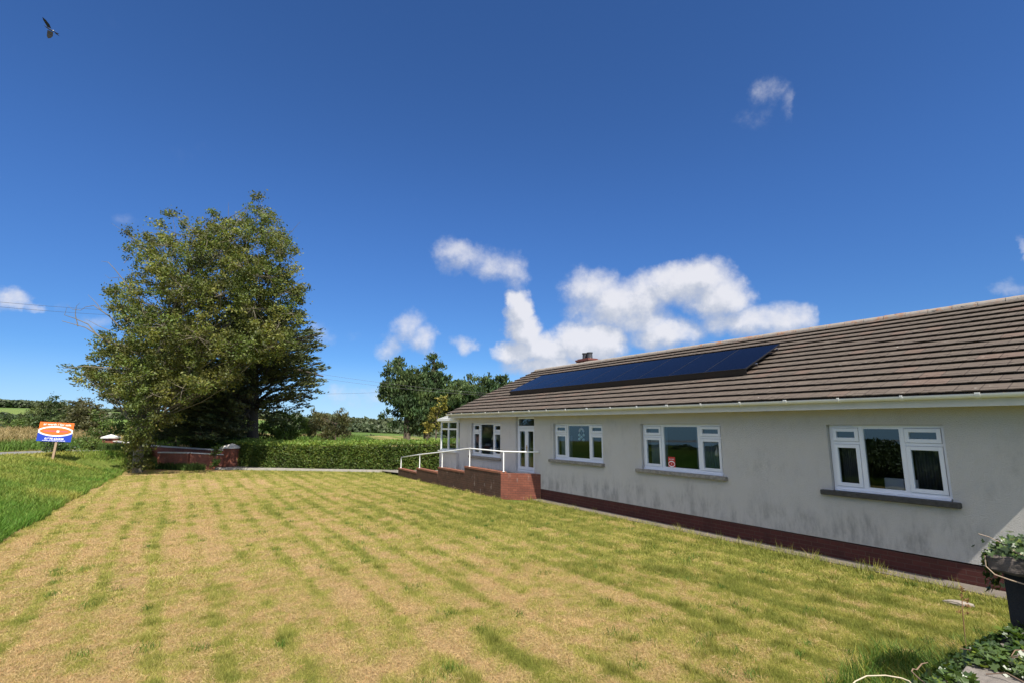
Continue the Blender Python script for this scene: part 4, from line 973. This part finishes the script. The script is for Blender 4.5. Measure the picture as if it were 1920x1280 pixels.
    shrub('bushy brown tinged hedgerow tree to the right of the sale board top', 155, 810, 42, [(138,760,14),(155,757,14),(172,764,14),(150,778,20),(175,782,18),(185,797,16),(140,798,20),(165,802,20),(150,818,18),(130,825,14),(170,825,14),(185,775,8,.7)], OL)
    shrub('yellow green bush at the right end of the far roadside hedge', 192, 820, 38, [(180,772,9,.8),(192,788,11),(205,795,10),(190,808,14),(205,812,12),(176,815,12)], GR)
    shrub('low green hedge bush left of the sale board', 45, 810, 46, [(20,800,12),(40,796,14),(60,795,13),(55,808,12),(30,810,12)], GR)
    shrub('low dark hedge bush at the left edge behind the road', 20, 790, 75, [(8,788,9),(22,784,10),(35,788,9),(50,782,10)], DK, leaf=.3, sub=.5)
    shrub('small dark rounded bush just behind the post of the sale board', 105, 855, onz(98, 859, .8).y+2.2, [(88,838,11),(104,834,12),(120,836,12),(98,846,12),(115,847,13),(131,842,10)], VD, leaf=.13, sub=.2, tint=(.5, 1.7))
    shrub('tangled bramble bank between the sale board and the brick wall', 175, 850, 31.5, [(150,848,10),(165,838,12),(180,828,14),(185,845,13),(170,852,10),(150,830,9),(162,822,9),(182,858,9)], GR, leaf=.15, sub=.24)
    shrub('green bush behind the brick wall near its left pier', 235, 815, 35, [(225,800,12),(240,808,13),(228,785,10,.7),(215,812,9),(250,818,10)], GR)
    shrub('green bush with pink flowers behind the middle of the brick wall', 330, 835, 32.5, [(295,815,12),(310,820,14),(330,822,14),(350,828,12),(372,832,11),(320,808,10),(345,815,9),(392,838,8),(300,832,9)], GR)
    mb = MB()
    PK = leafmat('pink_flower', (.42, .14, .16), (.5, .2, .22), .3); pts = []
    fr = empty('flower_spikes', 'pink flower spikes of a bush above the brick wall', 'flowers', loc=at(380, 815, 32))
    for (px, py) in ((368,815),(372,812),(390,820),(395,824),(340,803),(345,800),(388,816),(376,818)):
        c = np.array(at(px, py, 32)-fr.location); pts.append(leaf_quads(c+rng.normal(size=(26, 3))*np.array([.07, .07, .13]), .09, .6)); mb.tube([Vector(c)-Vector((0, 0, .9)), Vector(c)], .01, 4)
    V = np.concatenate(pts); npmesh('flowers', V.reshape(-1, 3), 4, PK, fr, np.ones(len(V))); mb.build('stalks', M['bark'], fr)
    shrub('ivy sprig climbing over the near end pier of the brick wall', 404, 876, 27.3, [(408,842,6),(402,852,6),(405,864,6),(412,836,4),(403,872,5)], GR, leaf=.10, sub=.14, trunk_r=.02)
    shrub('pale leafy shrub behind the right pier beside the hedge', 440, 835, 31, [(425,822,9),(440,812,10),(448,825,11),(435,832,9),(430,812,5,.8)], GR, leaf=.14, sub=.22)
    # beyond the left edge, mirrored in the panes: an unkempt hedge along the verge
    root = empty('roadside_hedge', 'dark unkempt roadside hedge off the left edge, mirrored in the windows', 'hedge', HM @ Matrix.Translation((0, -16.5, 0)))
    n = 110000; xs = -11+24*rng.random(n); hh = .62+.40*fbm(xs*.5, xs*0+3, 3)+.40*fbm(xs*3, xs*0+9, 2)+.85*np.exp(-((xs-3.4)/1.5)**2)
    yw = -.8+np.where(xs > -1.5, 3.9, 1.6)*rng.random(n); zz = -.3+(hh*(1-.35*sst(yw, .6, 3.1))+.3)*rng.random(n)**.7; V = leaf_quads(np.stack([xs, yw, zz], 1), .16, .5, np.array([[0, 0, 1.0]]), .4); npmesh('foliage', V.reshape(-1, 3), 4, DK, root, rng.uniform(.5, 1.2, n))
    mb = MB()
    for k in range(23): x = -10.5+k; mb.tube([(x, 0, -.8), (x+.1, .05, .2), (x+.15, 0, .7)], [.05, .04, .02], 5)
    mb.build('stems', M['bark'], root)
build_trees()

# ---------------------------------------------------------------- hedge
def build_hedge():
    HG = leafmat('hedge_leaf', (.075, .120, .022), (.115, .165, .030), .28)
    pts = [(Vector((-20.5, 32.5, 0)), 1.45), (Vector((-15.9, 29.4, 0)), 1.36), (Vector((-13.9, 28.5, 0)), 1.30), (Vector((-9.5, 27.4, 0)), 1.34), (Vector((-5, 26.9, 0)), 1.42), (Vector((-1.2, 26.8, 0)), 1.5)]
    ox, oy = pts[2][0].x, pts[2][0].y
    root = empty('hedge', 'long clipped green hedge behind the far edge of the lawn', 'hedge', loc=(ox, oy, 0))
    LV = []; LT = []; D = 1.7
    core = MB()
    for i in range(len(pts)-1):
        (p, h0), (q, h1) = pts[i], pts[i+1]; u = (q-p); L = u.length; u.normalize(); nn = Vector((-u.y, u.x, 0)); o3 = np.array([ox, oy, 0])
        core.add([(v-Vector((ox, oy, 0)))+Vector((0, 0, z)) for (v, zt) in ((p+nn*.22, h0-.2), (p+nn*(D-.2), h0-.2), (q+nn*(D-.2), h1-.2), (q+nn*.22, h1-.2)) for z in (0, zt)], [(0,1,3,2),(2,3,5,4),(4,5,7,6),(6,7,1,0),(1,3,5,7)])
        # front face
        n = int(L*h0*1150); s = rng.random(n); z = rng.random(n)**.9; hh = h0+(h1-h0)*s
        bul = .16*(fbm(s*L*1.5+i*30, z*3, 3)-.5)*2; dep = rng.random(n)**2*.25+bul*.8
        P = np.array(p)[None]+s[:, None]*L*np.array(u)+nn_(nn)*dep[:, None]; P[:, 2] = z*hh
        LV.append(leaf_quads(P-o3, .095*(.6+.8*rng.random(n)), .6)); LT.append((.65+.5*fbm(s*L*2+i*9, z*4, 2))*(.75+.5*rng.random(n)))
        # top
        n = int(L*D*650); s = rng.random(n); w = rng.random(n)*D; hh = h0+(h1-h0)*s
        P = np.array(p)[None]+s[:, None]*L*np.array(u)+nn_(nn)*w[:, None]; P[:, 2] = hh+(.16*rng.random(n)**2)+.12*(fbm(P[:, 0]*2, P[:, 1]*2, 3)-.5)+.06*w-.05
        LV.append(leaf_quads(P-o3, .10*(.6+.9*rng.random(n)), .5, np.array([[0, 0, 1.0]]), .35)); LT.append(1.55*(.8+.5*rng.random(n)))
    core.build('branches', simple('hedge_core', (.022, .028, .012), 1, .3), root)
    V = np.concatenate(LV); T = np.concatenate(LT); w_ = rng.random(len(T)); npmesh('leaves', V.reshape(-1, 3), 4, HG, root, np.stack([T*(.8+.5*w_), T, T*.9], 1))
def nn_(v): return np.array(v)[None]
build_hedge()

# ---------------------------------------------------------------- brick garden walls with piers
def build_garden_walls():
    def wallrun(name, label, pts, th=.22, cop=.06, cat='wall', capm=None):
        p0 = Vector((pts[0][0], pts[0][1], 0)); root = empty(name, label, cat, loc=p0); mb = MB(); mc = MB()
        for i in range(len(pts)-1):
            (x0, y0, b0, t0), (x1, y1, b1, t1) = pts[i], pts[i+1]; u = Vector((x1-x0, y1-y0, 0)).normalized(); nn = Vector((-u.y, u.x, 0))*th/2; n2 = nn*1.35
            a_, b_ = Vector((x0, y0, 0))-p0, Vector((x1, y1, 0))-p0
            mb.add([a_-nn+Vector((0,0,b0)), a_+nn+Vector((0,0,b0)), b_+nn+Vector((0,0,b1)), b_-nn+Vector((0,0,b1)), a_-nn+Vector((0,0,t0)), a_+nn+Vector((0,0,t0)), b_+nn+Vector((0,0,t1)), b_-nn+Vector((0,0,t1))],
                   [(0,1,2,3),(4,5,6,7),(0,1,5,4),(1,2,6,5),(2,3,7,6),(3,0,4,7)])
            mc.add([a_-n2+Vector((0,0,t0+.002)), a_+n2+Vector((0,0,t0+.002)), b_+n2+Vector((0,0,t1+.002)), b_-n2+Vector((0,0,t1+.002)), a_-n2+Vector((0,0,t0+cop)), a_+n2+Vector((0,0,t0+cop)), b_+n2+Vector((0,0,t1+cop)), b_-n2+Vector((0,0,t1+cop))],
                   [(0,1,2,3),(4,5,6,7),(0,1,5,4),(1,2,6,5),(2,3,7,6),(3,0,4,7)])
        mb.build('brickwork', M['brick_garden'], root); mc.build('coping', M['coping'], root); return root
    pr = onz(426, 876); prx, pry = pr.x, pr.y+.3
    def pier(label, x, y, z0, z1, w=.62):
        root = empty('brick_pier', label, 'pier', Matrix.Translation((x, y, z0)) @ Matrix.Rotation(R(-22), 4, 'Z')); h = z1-z0; w /= 2
        mb = MB(); mb.box(-w, w, -w, w, -.2, h-.2); mb.build('brickwork', M['brick_garden'], root)
        mb = MB(); c = w+.09; mb.box(-c, c, -c, c, h-.197, h-.12); k = len(mb.v); mb.add([(-c, -c, h-.12), (c, -c, h-.12), (c, c, h-.12), (-c, c, h-.12), (0, 0, h+.07)], [(0,1,4),(1,2,4),(2,3,4),(3,0,4)]); mb.build('cap', M['coping'], root)
    pier('brick pier with grey pyramid cap at the hedge end of garden wall', prx, pry, 0, 1.26, .70)
    lp = at(208, 820, 33); pier('brick pier with cream pyramid cap at the road end of garden wall', lp.x, lp.y, .6, 1.72, .6)
    z = lambda y, Y: at(300, y, Y).z
    m1 = at(285, 835, 31); m0 = at(225, 828, 32.4); m2 = at(409, 843, 28.9)
    wallrun('garden_wall', 'long brick wall with pale coping rising towards the road', [(prx-.35, pry+.15, -.1, z(844, pry)), (m2.x, m2.y, -.1, z(843.5, 28.9)), (m1.x, m1.y, .2, z(835.5, 31)), (lp.x+.3, lp.y, .4, z(827, 33))])
    n0 = at(350, 851, 27.6); wallrun('garden_wall', 'short sunlit low red brick wall beside the pier under the ash tree', [(prx-.36, pry-.12, -.1, z(852, pry)), (n0.x, n0.y+.25, -.1, z(849, 27.8)), (at(300, 849, 28.6).x, 28.6, -.1, z(848, 28.6))])
build_garden_walls()

# ---------------------------------------------------------------- poles, wires, bird
def build_wires():
    tim = simple('pole_timber', (.13, .10, .075), .9, .3, 4)
    def pole(label, p, top):
        r = empty('utility_pole', label, 'pole', loc=(p[0], p[1], hz(p[0], p[1])-.1)); mb = MB(); h = top-r.location.z
        mb.tube([(0, 0, 0), (0, 0, h)], [.14, .10], 10); mb.build('shaft', tim, r); mb = MB(); mb.box(-.5, .5, -.04, .04, h-.25, h-.15); mb.build('crossarm', tim, r)
    Pm = at(310, 645, 34.5); pole('timber utility pole hidden in the crowns behind the ash tree', Pm, Pm.z+.25)
    Pr = at(985, 741, 36.5); pole('timber utility pole behind the left end of the bungalow roof', Pr, Pr.z+.2)
    Pl = Vector((-52, 33, 14.4)); pole('tall timber utility pole off the left edge of picture', Pl, Pl.z+.3)
    Pb = at(330, 586, 60); pole('tall timber utility pole concealed behind the crown of the ash tree', Pb, Pb.z+.3)
    cab = simple('cable_sheath', (.08, .08, .085), .6)
    i = 0
    def wire(a_, b_, sag, lab, r_=.0065):
        mb = MB(); n = 28; pts = [Vector(a_).lerp(Vector(b_), t/n)-Vector((0, 0, sag*4*(t/n)*(1-t/n))) for t in range(n+1)]; mb.tube(pts, r_, 5)
        o = mb.build('overhead_wire', cab); tag(o, lab, 'wire', 'overhead wires')
    wire(Pm, Pr, .55, 'upper thin overhead wire crossing in front of the dark cypress'); wire(Pm-Vector((0, 0, .30)), Pr-Vector((0, 0, .10)), .62, 'middle thin overhead wire crossing in front of the dark cypress')
    wire(at(560, 737.5, 60), at(760, 732, 60), .12, 'lowest thin overhead wire, nearly level, between cypress and hedge trees', .012)
    wire(at(-90, 558, 40), at(330, 586, 60), .25, 'upper faint wire crossing the cloud at the left edge', .014); wire(at(-90, 567, 40), at(330, 595, 60), .25, 'lower faint wire crossing the cloud at the left edge', .014)
    mb = MB(); mb.tube([at(365, 770, 30.5), at(383, 818, 30)], .022, 6); o = mb.build('stay_wire', simple('galvanised', (.35, .35, .33), .5)); tag(o, 'thin pale slanting stay below the cypress branches', 'stay')
build_wires()
def build_bird():
    Y = 12.0; c = at(96.5, 58, Y); k = Y/math.cos(R(42))/FPX*1.02
    right = pray(96.5, 58).normalized().cross(Vector((0, 0, 1))).normalized(); f_ = pray(96.5, 58).normalized(); up = right.cross(f_)
    Mx = Matrix((( right.x, -f_.x, up.x, c.x), (right.y, -f_.y, up.y, c.y), (right.z, -f_.z, up.z, c.z), (0, 0, 0, 1)))
    root = empty('bird', 'small dark martin with white rump flying high at top left', 'bird', Mx)
    dark = simple('dark_feather', (.02, .018, .02), .7, .3, 30); wh = simple('white_feather', (.7, .66, .6), .8)
    P = lambda x, y: Vector(((x-700)/18.29*k, 0, -(y-700)/18.29*k))       # along the body as it flies
    mb = MB()
    pts = [P(535, 640), P(570, 655), P(640, 680), P(700, 690), P(760, 695), P(800, 712)]
    mb.tube(pts, [.002, .010, .017, .018, .013, .006], 10)
    tail = [P(790, 695), P(870, 700), P(830, 725), P(890, 765), P(800, 740), P(770, 720)]
    n = len(tail); mb.add([v+Vector((0, .002, 0)) for v in tail]+[v-Vector((0, .002, 0)) for v in tail], [tuple(range(n)), tuple(range(n, 2*n))[::-1]]+[(i, (i+1) % n, n+(i+1) % n, n+i) for i in range(n)])
    mb.build('body', dark, root, smooth=False)
    mb = MB(); mb.lathe([(.001, -.012), (.011, -.008), (.013, 0), (.010, .01), (.001, .014)], 0, 0, 10); o = mb.build('rump', wh, root, smooth=True); o.location = P(735, 683)+Vector((0, .010, 0))
    for w_, dy in (([P(690, 650), P(640, 560), P(560, 490), P(480, 450), P(500, 510), P(560, 590), P(610, 650)], .05), ([P(740, 720), P(745, 830), P(710, 900), P(655, 935), P(625, 880), P(620, 800), P(620, 720)], .05)):
        n = len(w_); vs = []
        tip = w_[3]; rt = (w_[0]+w_[-1])/2
        for t in (.0025, -.0025):
            for v in w_: fr = (v-rt).length/(tip-rt).length; vs.append(v+Vector((0, t*(1-.7*fr)+dy*fr*.8, 0)))
        mb = MB(); mb.add(vs, [tuple(range(n)), tuple(range(n, 2*n))[::-1]]+[(i, (i+1) % n, n+(i+1) % n, n+i) for i in range(n)]); mb.build('wing', dark, root)
build_bird()

# ---------------------------------------------------------------- foreground wall, pier, ivy
def ivy_leaves(name, P, N, size, m_, parent, tintv):
    shp = np.array([(0, -.1), (.28, -.32), (.5, -.12), (.30, .05), (.40, .32), (.14, .30), (0, .62), (-.14, .30), (-.40, .32), (-.30, .05), (-.5, -.12), (-.28, -.32)])
    n = len(P); nn = N+rng.normal(size=(n, 3))*.45; nn /= np.linalg.norm(nn, axis=1)[:, None]
    t = rng.normal(size=(n, 3))+np.array([0, 0, -.5]); t -= nn*(t*nn).sum(1)[:, None]; t /= np.linalg.norm(t, axis=1)[:, None]; b = np.cross(nn, t)
    size = np.broadcast_to(size, (n,))[:, None, None]
    V = P[:, None]+(t[:, None]*shp[None, :, 1:2]+b[:, None]*shp[None, :, 0:1])*size+nn[:, None]*(np.abs(shp[None, :, 0:1])*.35*size)
    return npmesh(name, V.reshape(-1, 3), 12, m_, parent, tintv)
def build_foreground():
    IV = leafmat('ivy_leaf', (.034, .066, .015), (.068, .108, .024), .22, rough=.38, spec=.6, nscale=4)
    stone = simple('lichen_stone', (.17, .15, .13), .95, .55, 14, bump=.9, bscale=30)
    root = empty('stone_wall', 'rough stone boundary wall overgrown with ivy in the bottom right corner', 'wall', HM)
    y0, y1 = -4.62, -11.0; s0, s1 = 12.22, 12.72; zt = .84
    mb = MB(); rs = random.Random(3)
    mb.box(s0+.04, s1-.04, y1, y0, -.3, zt-.14); mb.build('wall_core', stone, root)
    mb = MB(); y = y0
    while y > y1:
        L = rs.uniform(.35, .7); mb2 = MB(); j = lambda: rs.uniform(-.025, .025)
        vs = [(s0-.02+j(), y+j(), zt-.15), (s1+.02+j(), y+j(), zt-.15), (s1+.02+j(), y-L+.03+j(), zt-.15), (s0-.02+j(), y-L+.03+j(), zt-.15), (s0+j(), y-.01+j(), zt+j()), (s1+j(), y-.01+j(), zt+j()), (s1+j(), y-L+.04+j(), zt+j()), (s0+j(), y-L+.04+j(), zt+j())]
        mb.add(vs, [(0,1,2,3),(4,5,6,7),(0,1,5,4),(1,2,6,5),(2,3,7,6),(3,0,4,7)]); y -= L
    o = mb.build('coping_stones', stone, root, bevel=.02)
    sb = o.modifiers.new('sub', 'SUBSURF'); sb.subdivision_type = 'SIMPLE'; sb.levels = sb.render_levels = 3
    tx = bpy.data.textures.new('stone_lumps', 'CLOUDS'); tx.noise_scale = .09; dm = o.modifiers.new('lumps', 'DISPLACE'); dm.texture = tx; dm.strength = .035
    # dark pier at the end of the wall
    dk = simple('soot_dark_render', (.016, .017, .018), .9, .4, 5, bump=.4)
    pr = empty('gate_pier', 'black sided gate pier with flat stone cap and ivy at right edge', 'pier', HM)
    mb = MB(); mb.box(12.20, 12.72, -4.58, -4.08, -.2, 1.235); mb.build('shaft', dk, pr, bevel=.01)
    mb = MB(); mb.box(12.13, 12.79, -4.66, -4.00, 1.24, 1.37); o = mb.build('cap', simple('shaded_lichen_stone', (.10, .082, .07), .95, .7, 14, bump=.9, bscale=30), pr, bevel=.02)  # cap colour darkened for the shade on it and for moss
    sb = o.modifiers.new('sub', 'SUBSURF'); sb.subdivision_type = 'SIMPLE'; sb.levels = sb.render_levels = 3; dm = o.modifiers.new('lumps', 'DISPLACE'); dm.texture = tx; dm.strength = .02
    # ivy on the wall
    iv = empty('ivy', 'glossy ivy with pale young leaves spreading over the stone wall', 'ivy', HM)
    n = 13000; yy = y0-5.6*rng.random(n); xx = s0-.42-.35*sst(-yy, 5.3, 6.4)+(.98+.35*sst(-yy, 5.3, 6.4))*rng.random(n); side = xx < s0+.02
    cover = fbm(xx*3.0+2, yy*2.2+.4, 3)+.10*(xx < s0+.16)
    zz = np.where(side, zt+.03-(s0-xx)*.9-.1*rng.random(n), zt+.02+.05*rng.random(n)); ok = (cover > .47) | (side & (rng.random(n) < .8))
    P = np.stack([xx, yy, zz], 1)[ok]; m_ = len(P); N = np.where(side[ok][:, None], np.array([[-.7, 0, .7]]), np.array([[0, 0, 1.0]]))
    yel = rng.random(m_) < .10; T = np.stack([np.where(yel, 1.9, 1.0), np.where(yel, 1.55, 1.0), np.where(yel, .9, 1.0)], 1)*(.55+.8*rng.random(m_))[:, None]
    ivy_leaves('leaves', P, N, .035+.055*rng.random(m_)**1.3, IV, iv, T)
    mb = MB()
    for i in range(20):
        x = rs.uniform(s0-.1, s1-.05); y = rs.uniform(y0-4.5, y0); pts = [(x, y, zt+.02)]; an = rs.uniform(0, 6.28)
        for k in range(7): an += rs.uniform(-.6, .6); x = max(s0-.12, x+.10*math.cos(an)); y += .10*math.sin(an); pts.append((x, y, zt+.02+rs.uniform(0, .05)))
        mb.tube(pts, [.0035]*7+[.002], 5)
    mb.build('stems', simple('vine_stem', (.20, .13, .085), .85, .3), iv)
    iv2 = empty('ivy', 'ivy clump hanging over the cap and face of the dark gate pier', 'ivy', HM)
    n = 900; a1 = rng.normal(size=(n, 3))*np.array([.075, .10, .045])+np.array([12.30, -4.45, 1.41]); a1[:, 2] = np.maximum(a1[:, 2], 1.38)
    n2 = 520; b1 = np.stack([12.38+.40*rng.random(n2), -4.685-.03*rng.random(n2), 1.38-.62*rng.random(n2)**1.5], 1); b1 = b1[(b1[:, 0]-12.34)*2.2 > (b1[:, 2] < 1.25)*(1.34-b1[:, 2])]; n2 = len(b1)
    n3 = 200; c1 = np.stack([12.12-.02*rng.random(n3), -4.64+.5*rng.random(n3), 1.36-.3*rng.random(n3)**2], 1); d1 = np.stack([12.5+.3*rng.random(250), -4.6+.5*rng.random(250), 1.40+.1*rng.random(250)], 1)
    P = np.concatenate([a1[:420], b1, c1, d1]); N = np.concatenate([np.tile([[0, -.4, .8]], (420, 1)), np.tile([[0, -1., .2]], (n2, 1)), np.tile([[-1, 0, .2]], (n3, 1)), np.tile([[0, -.3, 1]], (250, 1))])
    m_ = len(P); yel = rng.random(m_) < .12; T = np.stack([np.where(yel, 2.4, 1.0), np.where(yel, 1.9, 1.0), np.where(yel, 1.2, 1.0)], 1)*(.5+.8*rng.random(m_))[:, None]
    ivy_leaves('leaves', P, N, .03+.04*rng.random(m_), IV, iv2, T)
    mb = MB(); mb.tube([(12.13, -4.68, 1.36), (12.13, -4.69, 1.28), (12.18, -4.70, 1.23), (12.27, -4.70, 1.21), (12.40, -4.70, 1.19), (12.55, -4.70, 1.20), (12.75, -4.70, 1.22)], .005, 6)
    mb.tube([(12.3, -4.66, 1.43), (12.4, -4.71, 1.39), (12.55, -4.72, 1.30), (12.72, -4.71, 1.10)], .006, 6); mb.tube([(12.20, -4.48, 1.44), (12.13, -4.5, 1.48), (12.07, -4.53, 1.50)], .003, 5)
    mb.build('stems', simple('pale_stem', (.34, .25, .17), .8, .3), iv2)
    # bare pale stem arching out of the ivy
    mb = MB(); q = [at(x, y, d) for x, y, d in ((1590, 1290, 3.0), (1604, 1276, 3.03), (1625, 1266, 3.06), (1660, 1265, 3.1), (1690, 1270, 3.13), (1705, 1276, 3.13), (1716, 1290, 3.1))]
    mb.tube(q, .0032, 8); o = mb.build('vine_stem', simple('bleached_stem', (.48, .40, .28), .7, .1)); tag(o, 'bare bleached vine stem arching from the ivy at the bottom edge', 'stem')
    # tall weeds in front of the wall
    def loc(x, y, z): return HM @ Vector((x, y, z))
    n = 15000; yy = y0+1.15-4.2*rng.random(n)**1.25; xx = s0-.05-1.2*rng.random(n)**1.5
    hgt = (.16+.50*rng.random(n))*(1-.6*sst(s0-xx, .25, 1.1))*(.5+1.1*fbm(yy*1.6, xx*2, 2))*sst(y0+1.2-yy, 0, .5)*(1-.6*sst(-yy, 5.3, 6.2))
    PW = np.array([tuple(loc(a_, b_, 0)) for a_, b_ in zip(xx, yy)]); t = (np.array([.09, .16, .025])+(rng.random(n) < .2)[:, None]*np.array([.16, .08, .02]))*(.55+.8*rng.random(n))[:, None]
    o = blades('weed_strip', PW[:, 0], PW[:, 1], PW[:, 2], hgt, np.full(n, .008), .25+.5*rng.random(n), t, M['blade'], 2); tag(o, 'tall green grass and weeds growing against the ivy covered stone wall', None, None, 'stuff')
    st = empty('dock_plant', 'brown dried dock stalk standing among the weeds by the gate pier', 'plant', loc=onz(1806, 1178, .25)); b = st.location
    mb = MB(); tp = at(1803, 1105, b.y+.05)-b; mb.tube([Vector((0, 0, -.25)), tp*.5, tp], [.006, .005, .003], 6)
    for s_ in (.35, .55, .7): mb.tube([tp*s_, tp*s_+Vector((.07, .0, .03))], .003, 4)
    mb.build('stalk', simple('dry_stalk', (.2, .11, .05), .9), st)
    sm = leafmat('seed', (.22, .12, .05), (.3, .17, .07), .2)
    for s_, dx in ((1, 0), (.92, 0), (.8, .0), (.7, .05), (.55, .06), (.35, .06), (.4, -.03)):
        V = leaf_quads(np.array(tp*s_)[None]+rng.normal(size=(12, 3))*.012+np.array([dx, 0, .02]), .028, .5); npmesh('seed_head', V.reshape(-1, 3), 4, sm, st, np.ones(len(V)))
    '''+rng.normal(size=(12, 3))*.012+np.array([dx, 0, .02]) for s_, dx in ((1, 0), (.92, 0), (.8, .0), (.7, .05), (.55, .06), (.35, .06), (.4, -.03))])
    V = leaf_quads(pts, .028, .5); '''
    # pale stone lying on the lawn
    bm = bmesh.new(); bmesh.ops.create_icosphere(bm, subdivisions=3, radius=1)
    for v in bm.verts: v.co = Vector((v.co.x*.15, v.co.y*.07, v.co.z*.03))*(1+.18*math.sin(v.co.x*5+v.co.y*7))
    me = bpy.data.meshes.new('stone'); bm.to_mesh(me); bm.free(); me.materials.append(simple('pale_stone', (.27, .23, .19), .9, .3, 20, bump=.5)); o = bpy.data.objects.new('stone', me); C.objects.link(o)
    o.location = onz(1798, 1130, .03); o.rotation_euler = (0, 0, R(-35)); tag(o, 'flat pale stone lying on the lawn near the bottom right weeds', 'stone')
build_foreground()

# ---------------------------------------------------------------- far hedgerows and woods
def build_far():
    FW = leafmat('far_wood', (.050, .072, .032), (.075, .090, .040), .1, nscale=.02)
    def band(label, pts, hmin, hmax, wd, dens, size):
        LV = []; 
        for i in range(len(pts)-1):
            p, q = np.array(pts[i], float), np.array(pts[i+1], float); L = np.linalg.norm(q-p); n = int(L*dens)
            s = rng.random(n); X = p[0]+(q[0]-p[0])*s+rng.normal(size=n)*wd; Y = p[1]+(q[1]-p[1])*s+rng.normal(size=n)*wd
            top = hmin+(hmax-hmin)*sst(fbm(X*.05+i, Y*.05, 3), .35, .7); Z = height(X, Y)+top*rng.random(n)**.6
            LV.append(leaf_quads(np.stack([X, Y, Z], 1), size*(.6+.8*rng.random(n)), .8))
        V = np.concatenate(LV); o = npmesh('hedgerow', V.reshape(-1, 3), 4, FW, None, .7+.6*rng.random(len(V))); tag(o, label, None, None, 'stuff')
    def pol(px, r): a_ = math.atan((px-960)/FPX); return (r*math.sin(a_), r*math.cos(a_))
    band('wooded skyline along the far left hill', [pol(x, 640) for x in (-250, 0, 60, 110)], 3, 7, 8, 80, 3.2)
    band('thin skyline hedge on the far hill left of the ash tree', [pol(x, 640) for x in (110, 240, 420)], 2, 5, 3, 26, 3.0)
    band('dark skyline wood seen below the cypress branches', [pol(x, 600) for x in (420, 520, 600, 680, 715)], 5, 12, 10, 60, 4.0)
    band('far treeline across the plain behind the hedge', [pol(x, 680) for x in (640, 760, 900, 1000)], 5, 10, 16, 60, 4.0)
    band('middle distance treeline across the fields', [pol(x, 400) for x in (560, 700, 860, 1000)], 2.5, 6, 8, 50, 2.5)
    band('near field hedge beyond the garden hedge', [pol(x, 190) for x in (560, 700, 800, 900)], 1.2, 2.6, 2, 40, 1.0)
    band('field hedge crossing the left hillside', [pol(-300, 330), pol(0, 400), pol(100, 430), pol(260, 420)], 2, 4, 2, 30, 2.0)
    band('dark field boundary trees low on the left hillside', [pol(-200, 210), pol(0, 230), pol(90, 240), pol(160, 260)], 2, 6, 4, 40, 2.0)
build_far()
